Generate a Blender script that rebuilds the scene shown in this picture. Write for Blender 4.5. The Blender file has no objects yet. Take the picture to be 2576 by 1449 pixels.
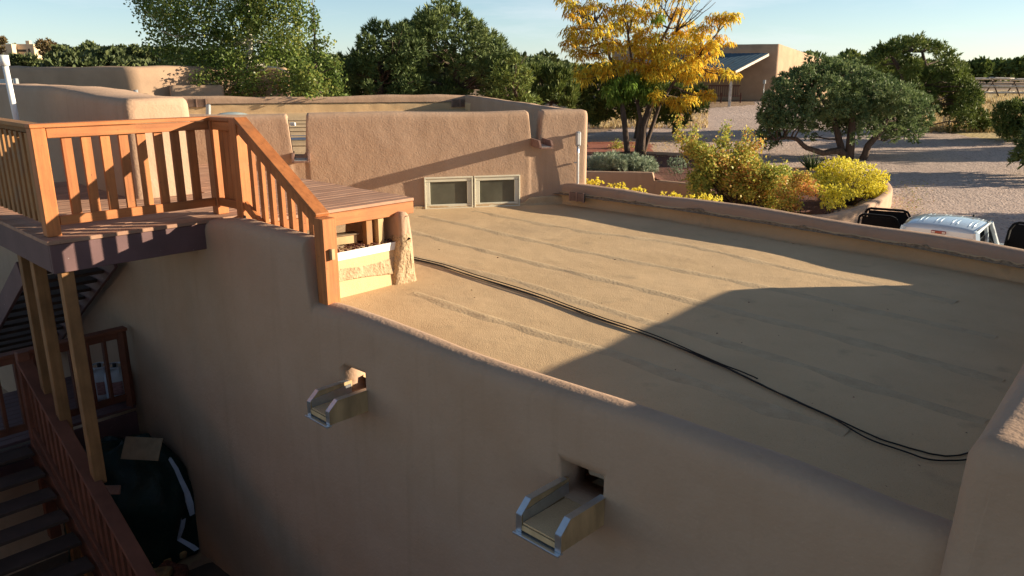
import bpy, math, random
import numpy as np
from mathutils import Vector, noise
random.seed(7); rng = np.random.default_rng(7)
S = bpy.context.scene; COL = S.collection
R_ = math.radians

# ------------------------------------------------------------------ camera
FPX = 1941.0; W2, H2 = 1288.0, 724.0          # measured in a 2576 x 1449 picture
PITCH = math.atan(546/1941.0); CAMH = 2.5
cam = bpy.data.objects.new('camera', bpy.data.cameras.new('camera')); COL.objects.link(cam)
cam.location = (0, 0, CAMH); cam.rotation_euler = (math.pi/2-PITCH, 0, 0)
cam.data.sensor_width = 36; cam.data.lens = 36*FPX/2576; cam.data.clip_end = 3000; cam.data.clip_start = .05
S.camera = cam
# ------------------------------------------------------------------ sky + sun
SUN_AZ, SUN_EL = 5.0, 12.3                      # azimuth from +X towards +Y
w = bpy.data.worlds.new('World'); S.world = w; w.use_nodes = True
nt = w.node_tree; nt.nodes.clear()
sky = nt.nodes.new('ShaderNodeTexSky'); sky.sky_type = 'NISHITA'; sky.sun_disc = False
sky.sun_elevation = R_(SUN_EL); sky.sun_rotation = R_(90-SUN_AZ); sky.altitude = 2000
sky.air_density = 1.0; sky.dust_density = 1.2; sky.ozone_density = 1.0
bg = nt.nodes.new('ShaderNodeBackground'); bg.inputs[1].default_value = .05
wo = nt.nodes.new('ShaderNodeOutputWorld')
# thin high cirrus in the sky
tc = nt.nodes.new('ShaderNodeTexCoord'); mp = nt.nodes.new('ShaderNodeMapping'); mp.inputs['Scale'].default_value = (2, 2, 14)
cn = nt.nodes.new('ShaderNodeTexNoise'); cn.inputs['Scale'].default_value = 2.2; cn.inputs['Detail'].default_value = 9; cn.inputs['Roughness'].default_value = .62
cr = nt.nodes.new('ShaderNodeValToRGB'); cr.color_ramp.elements[0].position = .5; cr.color_ramp.elements[1].position = .82
cr.color_ramp.elements[1].color = (.42, .42, .42, 1)
mx = nt.nodes.new('ShaderNodeMixRGB'); mx.inputs[2].default_value = (8.5, 8.8, 9.2, 1)
nt.links.new(tc.outputs['Generated'], mp.inputs[0]); nt.links.new(mp.outputs[0], cn.inputs['Vector'])
nt.links.new(cn.outputs[0], cr.inputs[0]); nt.links.new(cr.outputs[0], mx.inputs[0])
# pale haze low in the sky all the way round
sx = nt.nodes.new('ShaderNodeSeparateXYZ'); hz = nt.nodes.new('ShaderNodeValToRGB'); hx = nt.nodes.new('ShaderNodeMixRGB'); hx.blend_type = 'ADD'; hx.inputs[0].default_value = 1
e = hz.color_ramp.elements; e[0].position = 0; e[0].color = (1, 1, 1, 1); e[1].position = .45; e[1].color = (0, 0, 0, 1); x_ = e.new(.12); x_.color = (.55, .60, .64, 1)
hm = nt.nodes.new('ShaderNodeMixRGB'); hm.blend_type = 'MULTIPLY'; hm.inputs[0].default_value = 1; hm.inputs[2].default_value = (1.35, 2.2, 3.0, 1)
nt.links.new(tc.outputs['Generated'], sx.inputs[0]); nt.links.new(sx.outputs[2], hz.inputs[0]); nt.links.new(hz.outputs[0], hm.inputs[1])
nt.links.new(sky.outputs[0], hx.inputs[1]); nt.links.new(hm.outputs[0], hx.inputs[2])
nt.links.new(hx.outputs[0], mx.inputs[1]); nt.links.new(mx.outputs[0], bg.inputs[0]); nt.links.new(bg.outputs[0], wo.inputs[0])
sl = bpy.data.lights.new('sun', 'SUN'); sl.energy = 5.0; sl.angle = R_(.5); sl.color = (1, .84, .62)
sun = bpy.data.objects.new('sun', sl); COL.objects.link(sun)
sd = Vector((math.cos(R_(SUN_AZ))*math.cos(R_(SUN_EL)), math.sin(R_(SUN_AZ))*math.cos(R_(SUN_EL)), math.sin(R_(SUN_EL))))
sun.rotation_euler = sd.to_track_quat('Z', 'Y').to_euler(); sun.location = (20, 0, 20)
S.view_settings.view_transform = 'Standard'; S.view_settings.look = 'None'
S.view_settings.exposure = 1.25; S.view_settings.gamma = 1; S.view_settings.use_curve_mapping = False

# ------------------------------------------------------------------ measuring helpers
cP, sP = math.cos(PITCH), math.sin(PITCH)
def ray(x, y):
    u = (x-W2)/FPX; v = (H2-y)/FPX
    return (u, cP+v*sP, -sP+v*cP)
def Z(x, y, z):
    d = ray(x, y); t = (z-CAMH)/d[2]; return Vector((d[0]*t, d[1]*t, z))
def atY(x, y, Y):
    d = ray(x, y); t = Y/d[1]; return Vector((d[0]*t, Y, CAMH+d[2]*t))
def sstep(a, b, x):
    t = min(1, max(0, (x-a)/(b-a))); return t*t*(3-2*t)
WB = Vector((.7427, -.6696)); WA = Vector((.6696, .7427))     # along / across the near wall
def SA(x, y): return (x+1.3)*WA.x+(y-9.2)*WA.y
def SB(x, y): return (x+1.3)*WB.x+(y-9.2)*WB.y
def zroof(x, y): return -.018*SB(x, y)+.008*SA(x, y)
def RF(x, y, up=0):
    z = 0
    for _ in range(6):
        p = Z(x, y, z); z = zroof(p.x, p.y)+up
    return Vector((p.x, p.y, z))
def ground(x, y):
    z = -2.4 if y < 17 else -2.4+.06*(y-17)
    if 17 < y < 23: z = -2.4+.06*(y-17)**2/12
    elif y >= 23: z = -2.4+.06*(y-20)
    z = min(z, .22+.0015*max(0, y-60))
    if y > 60: z = min(.3, .22+.0015*(y-60))
    z -= 1.1*sstep(3, -2.6, SA(x, y))*sstep(30, 16, y)
    d = math.hypot(x+190, (y-300)*.75)
    if y > 60: z += 6.2*sstep(210, 25, d)
    if y > 40: z += .25*noise.noise(Vector((x*.02, y*.02, 3)))
    return z
def G(x, y, up=0, tmax=900):
    d = ray(x, y); t = 6.0; dt = .25
    while t < tmax:
        if CAMH+d[2]*t < ground(d[0]*t, d[1]*t)+up: break
        t += dt
    lo, hi = t-dt, t
    for _ in range(12):
        m = (lo+hi)/2
        if CAMH+d[2]*m < ground(d[0]*m, d[1]*m)+up: hi = m
        else: lo = m
    return Vector((d[0]*hi, d[1]*hi, CAMH+d[2]*hi))

# ------------------------------------------------------------------ object helpers
BASE = {}
def tag(o, label=None, cat=None, group=None, kind=None):
    if label: o['label'] = label
    if cat: o['category'] = cat
    if group: o['group'] = group
    if kind: o['kind'] = kind
    return o
def thing(name, label, cat, loc=(0, 0, 0), group=None):
    o = bpy.data.objects.new(name, None); COL.objects.link(o); o.location = loc; o.empty_display_size = .2
    BASE[o] = Vector(loc); return tag(o, label, cat, group)
def link(name, me, parent=None, mat=None):
    o = bpy.data.objects.new(name, me); COL.objects.link(o)
    if mat and not me.materials: me.materials.append(mat)
    if parent: o.parent = parent; BASE[o] = BASE[parent]
    else: BASE[o] = Vector((0, 0, 0))
    return o
class MB:
    def __init__(s): s.v = []; s.f = []; s.sm = []
    def add(s, vs, fs, smooth=False):
        k = len(s.v); s.v += [tuple(v) for v in vs]; s.f += [tuple(i+k for i in f) for f in fs]; s.sm += [smooth]*len(fs); return s
    def frame(s, c, ax, ay, az, sx, sy, sz, bev=0):
        c = Vector(c); ax, ay, az = Vector(ax), Vector(ay), Vector(az)
        if bev <= 0:
            vs = [c+ax*(i*sx/2)+ay*(j*sy/2)+az*(k*sz/2) for k in (-1, 1) for j in (-1, 1) for i in (-1, 1)]
            return s.add(vs, [(0, 2, 3, 1), (4, 5, 7, 6), (0, 1, 5, 4), (2, 6, 7, 3), (0, 4, 6, 2), (1, 3, 7, 5)])
        hx, hy, hz = sx/2, sy/2, sz/2; b = min(bev, hx*.45, hy*.45, hz*.45)
        ring = [(hx-b, -hy), (hx, -hy+b), (hx, hy-b), (hx-b, hy), (-hx+b, hy), (-hx, hy-b), (-hx, -hy+b), (-hx+b, -hy)]
        inn = [(x*(hx-b)/hx, y*(hy-b)/hy) for x, y in ring]
        vs = []
        for rr, z in ((inn, -hz), (ring, -hz+b), (ring, hz-b), (inn, hz)):
            for x, y in rr: vs.append(c+ax*x+ay*y+az*z)
        fs = [tuple(range(7, -1, -1)), tuple(range(24, 32))]
        for L in range(3):
            for i in range(8):
                j = (i+1) % 8; fs.append((L*8+i, L*8+j, L*8+8+j, L*8+8+i))
        return s.add(vs, fs)
    def box(s, x0, x1, y0, y1, z0, z1, bev=0):
        return s.frame(((x0+x1)/2, (y0+y1)/2, (z0+z1)/2), (1, 0, 0), (0, 1, 0), (0, 0, 1), abs(x1-x0), abs(y1-y0), abs(z1-z0), bev)
    def beam(s, p0, p1, wd, ht, up=(0, 0, 1), bev=.004):
        p0, p1 = Vector(p0), Vector(p1); ax = (p1-p0); L = ax.length; ax.normalize()
        ay = Vector(up).cross(ax)
        if ay.length < 1e-4: ay = Vector((1, 0, 0)).cross(ax)
        ay.normalize(); az = ax.cross(ay)
        return s.frame((p0+p1)/2, ax, ay, az, L, wd, ht, bev)
    def tube(s, pts, rad, n=6, cap=True):
        pts = [Vector(p) for p in pts]; m = len(pts)
        rad = rad if isinstance(rad, (list, tuple)) else [rad]*m
        k = len(s.v); prev = None
        for i, p in enumerate(pts):
            t = (pts[min(i+1, m-1)]-pts[max(i-1, 0)]).normalized()
            a = prev if prev else (Vector((0, 0, 1)) if abs(t.z) < .9 else Vector((1, 0, 0)))
            u = (a-t*a.dot(t)).normalized(); v = t.cross(u); prev = u
            for j in range(n):
                q = 2*math.pi*j/n; s.v.append(tuple(p+(u*math.cos(q)+v*math.sin(q))*rad[i]))
        for i in range(m-1):
            for j in range(n):
                jj = (j+1) % n; s.f.append((k+i*n+j, k+i*n+jj, k+i*n+n+jj, k+i*n+n+j)); s.sm.append(True)
        if cap:
            s.f.append(tuple(k+j for j in range(n-1, -1, -1))); s.sm.append(False)
            s.f.append(tuple(k+(m-1)*n+j for j in range(n))); s.sm.append(False)
        return s
    def build(s, name, mat, parent=None):
        me = bpy.data.meshes.new(name); b = BASE[parent] if parent else Vector((0, 0, 0))
        me.from_pydata([(x-b.x, y-b.y, z-b.z) for x, y, z in s.v], [], s.f)
        me.polygons.foreach_set('use_smooth', s.sm); me.update()
        return link(name, me, parent, mat)

# ------------------------------------------------------------------ materials
def mat(name, col, rough=.85, noise_sc=4, var=.15, bump=0, bump_sc=60, col2=None, metal=0, spec=.3, stretch=None, detail=5, coord='Object', speck=None, patch=None, bump2=None, tintvar=None, streak=None, grain=None):
    m = bpy.data.materials.new(name); m.use_nodes = True; t = m.node_tree; N = t.nodes; L = t.links
    b = N['Principled BSDF']; b.inputs['Roughness'].default_value = rough; b.inputs['Metallic'].default_value = metal
    b.inputs['Specular IOR Level'].default_value = spec
    tc = N.new('ShaderNodeTexCoord'); mp = N.new('ShaderNodeMapping'); L.new(tc.outputs[coord], mp.inputs[0])
    if stretch: mp.inputs['Scale'].default_value = stretch
    n1 = N.new('ShaderNodeTexNoise'); n1.inputs['Scale'].default_value = noise_sc; n1.inputs['Detail'].default_value = detail
    n1.inputs['Roughness'].default_value = .6; L.new(mp.outputs[0], n1.inputs['Vector'])
    c2 = col2 or tuple(c*(1-2*var) for c in col); c1 = col if col2 else tuple(min(1, c*(1+var)) for c in col)
    r = N.new('ShaderNodeValToRGB'); r.color_ramp.elements[0].position = .32; r.color_ramp.elements[1].position = .68
    r.color_ramp.elements[0].color = (*c2, 1); r.color_ramp.elements[1].color = (*c1, 1); L.new(n1.outputs[0], r.inputs[0])
    out = r.outputs[0]
    def over(fac, colr):
        nonlocal out
        mm = N.new('ShaderNodeMixRGB'); L.new(fac, mm.inputs[0]); L.new(out, mm.inputs[1]); mm.inputs[2].default_value = (*colr, 1); out = mm.outputs[0]
    for sp in (speck or []):                        # (scale, lo, hi, colour, strength)
        q = N.new('ShaderNodeTexNoise'); q.inputs['Scale'].default_value = sp[0]; q.inputs['Detail'].default_value = 3; L.new(mp.outputs[0], q.inputs['Vector'])
        rr = N.new('ShaderNodeValToRGB'); rr.color_ramp.elements[0].position = sp[1]; rr.color_ramp.elements[1].position = sp[2]
        rr.color_ramp.elements[1].color = (sp[4],)*3+(1,); L.new(q.outputs[0], rr.inputs[0]); over(rr.outputs[0], sp[3])
    if grain:                                       # long dark grain lines and checks
        ms = N.new('ShaderNodeMapping'); ms.vector_type = 'TEXTURE'
        if grain[0] is None: ms.inputs['Scale'].default_value = (1/26, 1/26, 1/1.1)
        else: ms.inputs['Rotation'].default_value = (0, 0, R_(grain[0])); ms.inputs['Scale'].default_value = (1/1.1, 1/26, 1/26)
        L.new(tc.outputs[coord], ms.inputs[0]); q = N.new('ShaderNodeTexNoise'); q.inputs['Scale'].default_value = 1; q.inputs['Detail'].default_value = 6; q.inputs['Roughness'].default_value = .7; L.new(ms.outputs[0], q.inputs['Vector'])
        rr = N.new('ShaderNodeValToRGB'); rr.color_ramp.elements[0].position = .45; rr.color_ramp.elements[1].position = .72
        rr.color_ramp.elements[1].color = (grain[1],)*3+(1,); L.new(q.outputs[0], rr.inputs[0]); over(rr.outputs[0], tuple(c*.35 for c in col))
    if streak:                                      # vertical water stains
        ms = N.new('ShaderNodeMapping'); ms.inputs['Scale'].default_value = (7, 7, .45); L.new(tc.outputs[coord], ms.inputs[0])
        q = N.new('ShaderNodeTexNoise'); q.inputs['Scale'].default_value = 1; q.inputs['Detail'].default_value = 4; L.new(ms.outputs[0], q.inputs['Vector'])
        rr = N.new('ShaderNodeValToRGB'); rr.color_ramp.elements[0].position = .56; rr.color_ramp.elements[1].position = .74
        rr.color_ramp.elements[1].color = (streak[1],)*3+(1,); L.new(q.outputs[0], rr.inputs[0]); over(rr.outputs[0], streak[0])
    if tintvar:                                     # each piece its own shade
        oi = N.new('ShaderNodeObjectInfo'); h = N.new('ShaderNodeHueSaturation'); mr = N.new('ShaderNodeMapRange')
        mr.inputs['To Min'].default_value = 1-tintvar; mr.inputs['To Max'].default_value = 1+tintvar
        L.new(oi.outputs['Random'], mr.inputs[0]); L.new(mr.outputs[0], h.inputs['Value']); L.new(out, h.inputs['Color']); out = h.outputs[0]
    L.new(out, b.inputs['Base Color'])
    if bump:
        q = N.new('ShaderNodeTexNoise'); q.inputs['Scale'].default_value = bump_sc; q.inputs['Detail'].default_value = 4; L.new(mp.outputs[0], q.inputs['Vector'])
        bb = N.new('ShaderNodeBump'); bb.inputs['Distance'].default_value = bump; bb.inputs['Strength'].default_value = .8; L.new(q.outputs[0], bb.inputs['Height'])
        if bump2:
            q2 = N.new('ShaderNodeTexNoise'); q2.inputs['Scale'].default_value = bump2[1]; q2.inputs['Detail'].default_value = 3; L.new(mp.outputs[0], q2.inputs['Vector'])
            b2 = N.new('ShaderNodeBump'); b2.inputs['Distance'].default_value = bump2[0]; b2.inputs['Strength'].default_value = .8; L.new(q2.outputs[0], b2.inputs['Height']); L.new(b2.outputs[0], bb.inputs['Normal'])
        L.new(bb.outputs[0], b.inputs['Normal'])
    return m
def leafmat(name, cols, trans=.35, rough=.6):
    m = bpy.data.materials.new(name); m.use_nodes = True; t = m.node_tree; N = t.nodes; L = t.links
    b = N['Principled BSDF']; b.inputs['Roughness'].default_value = rough; b.inputs['Specular IOR Level'].default_value = .25
    a = N.new('ShaderNodeAttribute'); a.attribute_name = 'tint'
    r = N.new('ShaderNodeValToRGB'); e = r.color_ramp.elements
    while len(e) < len(cols): e.new(.5)
    for i, c in enumerate(cols): e[i].position = i/(len(cols)-1); e[i].color = (*c, 1)
    L.new(a.outputs['Fac'], r.inputs[0]); L.new(r.outputs[0], b.inputs['Base Color'])
    if trans:
        tr = N.new('ShaderNodeBsdfTranslucent'); L.new(r.outputs[0], tr.inputs[0]); mi = N.new('ShaderNodeMixShader'); mi.inputs[0].default_value = trans
        L.new(b.outputs[0], mi.inputs[1]); L.new(tr.outputs[0], mi.inputs[2]); L.new(mi.outputs[0], N['Material Output'].inputs[0])
    return m
STUCCO = (.445, .303, .212)
M = {}
M['stucco'] = mat('stucco', STUCCO, .92, 1.6, .06, .006, 34, col2=(.41, .268, .178), speck=[(9, .60, .8, (.35, .235, .16), .35), (50, .62, .75, (.52, .36, .25), .3)], bump2=(.015, 3.5), streak=((.34, .225, .145), .4))
M['stucco_dark'] = mat('stucco_dark', (.35, .225, .15), .92, 1.6, .06, .006, 34, col2=(.30, .19, .13), bump2=(.02, 3))
M['stucco_far'] = mat('stucco_far', (.42, .285, .19), .95, 1.2, .08, .004, 20)
M['stucco_pale'] = mat('stucco_pale', (.66, .50, .33), .95, .5, .08)
M['membrane'] = mat('membrane', (.64, .45, .255), .95, 1.1, .08, .006, 80, col2=(.56, .388, .215),
    speck=[(3, .62, .78, (.32, .235, .145), .5), (140, .60, .68, (.62, .50, .34), .6), (120, .62, .72, (.16, .11, .07), .55), (.5, .55, .8, (.35, .26, .17), .5)], bump2=(.014, 3))
M['membrane_rough'] = mat('membrane_rough', (.56, .415, .25), .95, 6, .15, .008, 30, col2=(.47, .34, .20), speck=[(90, .6, .7, (.25, .18, .11), .6)])
M['render_rough'] = mat('render_rough', (.52, .385, .24), .95, 9, .15, .03, 26, col2=(.36, .26, .155), speck=[(60, .56, .66, (.20, .14, .09), .7)], bump2=(.05, 9))
M['tarline'] = mat('tarline', (.33, .235, .145), .9, 20, .3, .006, 40)
M['tar'] = mat('tar', (.10, .07, .045), .9, 20, .3, .006, 40)
for nm_, ga in (('wood', None), ('wood_a', 46.4), ('wood_b', -43.6)): M[nm_] = mat(nm_, (.51, .188, .060), .62, 3, .12, .0012, 60, col2=(.40, .138, .044), spec=.35, tintvar=.16, grain=(ga, .6), speck=[(2.5, .60, .78, (.30, .16, .075), .55), (40, .68, .74, (.10, .05, .03), .8)])
M['wood_old'] = mat('wood_old', (.36, .175, .06), .75, 2.5, .12, .0015, 60, col2=(.26, .13, .055), tintvar=.15, speck=[(3, .55, .75, (.20, .17, .13), .6)])
M['wood_col'] = mat('wood_col', (.25, .125, .05), .75, 3, .15, .001, 60, tintvar=.1, grain=(None, .4))
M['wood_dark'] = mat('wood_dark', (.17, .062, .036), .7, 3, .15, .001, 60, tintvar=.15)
M['deck'] = mat('deck', (.43, .25, .165), .75, 3, .1, .002, 50, col2=(.34, .19, .125), grain=(46.4, .22), tintvar=.12, speck=[(5, .6, .75, (.44, .31, .23), .5), (45, .68, .74, (.12, .07, .05), .7)])
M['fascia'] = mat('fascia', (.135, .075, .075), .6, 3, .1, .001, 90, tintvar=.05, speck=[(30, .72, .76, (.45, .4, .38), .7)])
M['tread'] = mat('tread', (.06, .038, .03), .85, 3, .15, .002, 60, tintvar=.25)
M['raw'] = mat('raw', (.52, .37, .20), .8, 8, .15, .001, 60, stretch=(1, 1, .3), tintvar=.1, speck=[(6, .66, .72, (.2, .12, .06), .7)])
M['galv'] = mat('galv', (.62, .66, .70), .32, 12, .06, .0005, 90, metal=.9, spec=.5)
M['whitemetal'] = mat('whitemetal', (.80, .80, .77), .5, 8, .08, 0, spec=.5, stretch=(1, 1, .2), speck=[(14, .56, .8, (.5, .48, .44), .5)])
M['greymetal'] = mat('greymetal', (.42, .44, .45), .45, 8, .06, 0, metal=.4)
M['steel_dark'] = mat('steel_dark', (.03, .03, .03), .5, 8, .1)
M['frame'] = mat('frame', (.70, .66, .52), .55, 6, .04)
M['brown_board'] = mat('brown_board', (.25, .145, .11), .75, 8, .1, .001, 60, speck=[(14, .6, .7, (.42, .30, .24), .5)])
M['rubber'] = mat('rubber', (.012, .012, .012), .55, 8, .1)
M['gravel'] = mat('gravel', (.60, .46, .385), .95, .35, .08, .05, 13, col2=(.50, .38, .315), speck=[(9, .52, .64, (.25, .18, .15), .75), (22, .58, .68, (.80, .66, .57), .8), (14, .62, .68, (.30, .13, .09), .5), (.22, .5, .7, (.40, .30, .25), .45)], stretch=(1, 1, 1), bump2=(.05, 2.2))
M['dirt'] = mat('dirt', (.36, .235, .15), .95, .6, .12, .04, 7, col2=(.26, .17, .11), speck=[(5, .55, .65, (.42, .33, .18), .6)], bump2=(.05, 2))
M['court'] = mat('court', (.12, .09, .07), .95, .8, .15, .02, 18, col2=(.07, .055, .042))
M['mulch'] = mat('mulch', (.19, .075, .05), .95, 8, .2, .05, 22, col2=(.09, .04, .03), speck=[(30, .6, .66, (.34, .17, .12), .7)])
M['brick'] = mat('brick', (.36, .13, .085), .85, 3, .1, .004, 30)
M['bark'] = mat('bark', (.15, .105, .08), .95, 6, .25, .03, 25, stretch=(3, 3, .6), col2=(.07, .05, .04))
M['bark_pale'] = mat('bark_pale', (.60, .57, .48), .8, 5, .1, .006, 20, stretch=(1, 1, 3), speck=[(5, .62, .68, (.09, .08, .07), .9)])
M['pole'] = mat('pole', (.60, .53, .46), .85, 4, .15)
M['bench'] = mat('bench', (.13, .05, .035), .8, 4, .1)
M['tarp'] = mat('tarp', (.008, .028, .024), .42, 3, .2, .03, 7)
M['plastic'] = mat('plastic', (.26, .31, .40), .35, 6, .1, .01, 12)
M['card'] = mat('card', (.24, .175, .11), .85, 6, .12, .002, 20)
M['rag'] = mat('rag', (.42, .30, .12), .9, 7, .25, .01, 15, col2=(.14, .11, .08))
M['tank'] = mat('tank', (.62, .66, .72), .45, 6, .06)
M['print'] = mat('print', (.45, .25, .25), .6, 40, .3, 0, stretch=(.3, .3, 3))
M['grille'] = mat('grille', (.34, .215, .16), .7, 8, .08)
M['roofmetal'] = mat('roofmetal', (.085, .135, .175), .95, 3, .08, 0, spec=.05)
M['leafdry'] = mat('leafdry', (.62, .50, .30), .9, 8, .1)

def glass(name, col, rough=.05):
    m = bpy.data.materials.new(name); m.use_nodes = True; b = m.node_tree.nodes['Principled BSDF']
    b.inputs['Base Color'].default_value = (*col, 1); b.inputs['Roughness'].default_value = rough; b.inputs['Specular IOR Level'].default_value = .6
    return m
M['pane'] = mat('pane', (.125, .125, .095), .15, 1.6, .1, 0, spec=.6, col2=(.055, .058, .045))
M['dome'] = glass('dome', (.50, .58, .58), .15)
M['carglass'] = glass('carglass', (.012, .014, .016), .04)
M['black'] = glass('black', (.006, .006, .007), .7); M['black'].node_tree.nodes['Principled BSDF'].inputs['Specular IOR Level'].default_value = .15
m = bpy.data.materials.new('paint'); m.use_nodes = True; b = m.node_tree.nodes['Principled BSDF']
b.inputs['Base Color'].default_value = (.60, .69, .74, 1); b.inputs['Roughness'].default_value = .28; b.inputs['Metallic'].default_value = .25
b.inputs['Coat Weight'].default_value = .8; b.inputs['Coat Roughness'].default_value = .04; M['paint'] = m
m = bpy.data.materials.new('redlens'); m.use_nodes = True; b = m.node_tree.nodes['Principled BSDF']
b.inputs['Base Color'].default_value = (.30, .012, .015, 1); b.inputs['Roughness'].default_value = .12; b.inputs['Coat Weight'].default_value = .6; M['redlens'] = m
m = bpy.data.materials.new('clearlens'); m.use_nodes = True; b = m.node_tree.nodes['Principled BSDF']
b.inputs['Base Color'].default_value = (.75, .68, .62, 1); b.inputs['Roughness'].default_value = .15; M['clearlens'] = m

# ------------------------------------------------------------------ adobe walls
def fillet(path, r, n=7):
    P = [Vector(p[:2]) for p in path]; out = [P[0]]
    for i in range(1, len(P)-1):
        a, b, c = P[i-1], P[i], P[i+1]; u = (a-b).normalized(); v = (c-b).normalized()
        d = min(r, (a-b).length*.45, (c-b).length*.45)
        if u.dot(v) < -.995: out.append(b); continue
        p0, p2 = b+u*d, b+v*d
        for k in range(n+1):
            t = k/n; out.append(p0*(1-t)**2+b*(2*t*(1-t))+p2*t*t)
    out.append(P[-1]); return out
def adobe(name, path, thick, ztop, zbase, m, parent=None, r=.10, batter=.02, amp=.008, corner=.16, events=(), caps=(True, True), nz=9, step=.14, seed=0, fade=None):
    """path = centreline; ztop(s) and zbase(s) by distance along it; soft rounded top, ends and corners"""
    P = fillet(path, corner); cum = [0]
    for i in range(1, len(P)): cum.append(cum[-1]+(P[i]-P[i-1]).length)
    Ltot = cum[-1]; ss = set(cum)
    k = 0.0
    while k < Ltot: ss.add(k); k += step
    for e in events:
        for q in range(-7, 8): ss.add(min(Ltot, max(0, e+q*.025)))
    for q in range(7):
        d = r*(1-math.cos(q/6*math.pi/2))
        if caps[0]: ss.add(d)
        if caps[1]: ss.add(Ltot-d)
    ss = sorted(ss); cl = [ss[0]]
    for s in ss[1:]:
        if s-cl[-1] > .004: cl.append(s)
    ss = cl
    def at(s):
        for i in range(1, len(P)):
            if s <= cum[i]+1e-9:
                f = (s-cum[i-1])/max(1e-9, cum[i]-cum[i-1]); return P[i-1].lerp(P[i], f)
        return P[-1].copy()
    V, F = [], []; nring = 2*nz+2*5+1
    for s in ss:
        p = at(s); t = (at(min(Ltot, s+.03))-at(max(0, s-.03))).normalized(); nrm = Vector((-t.y, t.x))
        w = thick/2; T = ztop(s); B = zbase(s)
        d = min(s if caps[0] else 9, (Ltot-s) if caps[1] else 9)
        if d < r:
            e = r-math.sqrt(max(0, r*r-(r-d)**2)); w -= e; T -= e*.8
        prof = []
        for i in range(nz):
            f = i/(nz-1); z = B+(T-r-B)*f; prof.append((-(w+batter*(T-z)), z))
        for i in range(1, 6):
            q = i/6*math.pi; prof.append((-w+r-r*math.cos(q), T-r+r*math.sin(q)) if False else (-(w-r)-r*math.cos(q) if q < math.pi/2 else (w-r)-r*math.cos(q), T-r+r*math.sin(q)))
        # flat crown handled by the two arcs above
        prof += [(-x, z) for x, z in reversed(prof[:nz])]
        for x, z in prof:
            q = Vector((p.x+nrm.x*x, p.y+nrm.y*x, z))
            n3 = noise.noise_vector(q*1.3+Vector((seed*7.1, 0, 0)))*amp+noise.noise_vector(q*5+Vector((seed, 0, 0)))*amp*.2
            V.append(q+n3)
    n = len(prof)
    for i in range(len(ss)-1):
        for j in range(n-1):
            a = i*n+j; F.append((a, a+n, a+n+1, a+1))
    mb = MB(); mb.add(V, F, True)
    for i in range(len(ss)-1): mb.f.append((i*n+n-1, (i+1)*n+n-1, (i+1)*n, i*n)); mb.sm.append(False)
    if caps[0]: mb.f.append(tuple(range(n))); mb.sm.append(False)
    if caps[1]: mb.f.append(tuple(range((len(ss)-1)*n+n-1, (len(ss)-1)*n-1, -1))); mb.sm.append(False)
    return mb.build(name, m, parent)
def flatsheet(name, poly, zf, m, parent=None, cell=.5, grow=0):
    xs = [p[0] for p in poly]; ys = [p[1] for p in poly]
    def inside(x, y):
        c = False; j = len(poly)-1
        for i in range(len(poly)):
            xi, yi = poly[i][0], poly[i][1]; xj, yj = poly[j][0], poly[j][1]
            if (yi > y) != (yj > y) and x < (xj-xi)*(y-yi)/(yj-yi)+xi: c = not c
            j = i
        return c
    nx = int((max(xs)-min(xs))/cell)+2; ny = int((max(ys)-min(ys))/cell)+2; idx = {}; mb = MB(); fs = []
    def vid(i, j):
        if (i, j) not in idx:
            x = min(xs)+i*cell; y = min(ys)+j*cell; idx[(i, j)] = len(mb.v); mb.v.append((x, y, zf(x, y)))
        return idx[(i, j)]
    for i in range(nx):
        for j in range(ny):
            if inside(min(xs)+(i+.5)*cell, min(ys)+(j+.5)*cell):
                mb.f.append((vid(i, j), vid(i+1, j), vid(i+1, j+1), vid(i, j+1))); mb.sm.append(True)
    return mb.build(name, m, parent)

# ================================================================== GROUND
def grid_terrain():
    ys = list(np.arange(-14, 60, 1.0))+list(np.arange(60, 140, 3.0))+list(np.arange(140, 420, 9.0))+list(np.arange(420, 1500, 60.0))
    V, F = [], []
    nx = 0
    for y in ys:
        hw = 45+abs(y)*.95
        xs = np.linspace(-hw, hw, 121); nx = len(xs)
        for x in xs: V.append((x, y, ground(x, y)))
    for i in range(len(ys)-1):
        for j in range(nx-1): a = i*nx+j; F.append((a, a+1, a+nx+1, a+nx))
    mb = MB(); mb.add(V, F, True); return mb
g = grid_terrain().build('ground', M['dirt']); tag(g, kind='structure')
# gravel driveway
dp = [G(*q) for q in [(1300, 350), (1480, 338), (1600, 318), (1700, 292), (1790, 272), (1900, 262), (1960, 259), (2060, 262), (2230, 318), (2330, 326), (2440, 345), (2576, 362)]]
poly = [(p.x, p.y) for p in dp]+[(60, 40), (60, 8), (9.2, 8), (2.6, 15.9), (-3, 22), (1, 34)]
tag(flatsheet('gravel_driveway', poly, lambda x, y: ground(x, y)+.035, M['gravel'], cell=.35), kind='structure')
fp = [(G(*q).x, G(*q).y) for q in [(2060, 262), (2230, 318), (2330, 326), (2440, 345), (2576, 362)]]
M['drygrass'] = mat('drygrass', (.60, .46, .23), .95, .5, .1, .06, 6, col2=(.46, .35, .17), speck=[(3, .58, .7, (.36, .25, .15), .5)])
tag(flatsheet('dry_grass_field', fp+[(60, 40), (90, 95), (30, 95)], lambda x, y: ground(x, y)+.03, M['drygrass'], cell=.8), kind='structure')
tag(flatsheet('courtyard_ground', [(-14, -6), (-14, 16), (-4.6, 9.6), (2.2, 3.4), (6, -1), (6, -6)], lambda x, y: min(ground(x, y), -3.42)+.02+.02*noise.noise(Vector((x*3, y*3, 0))), M['court'], cell=.25), kind='structure')

# ================================================================== HOUSE
house = thing('adobe_house', 'brown stucco adobe house with flat tan roofs and rounded parapets', 'house', (1.0, 9.0, -2.4))
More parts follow.
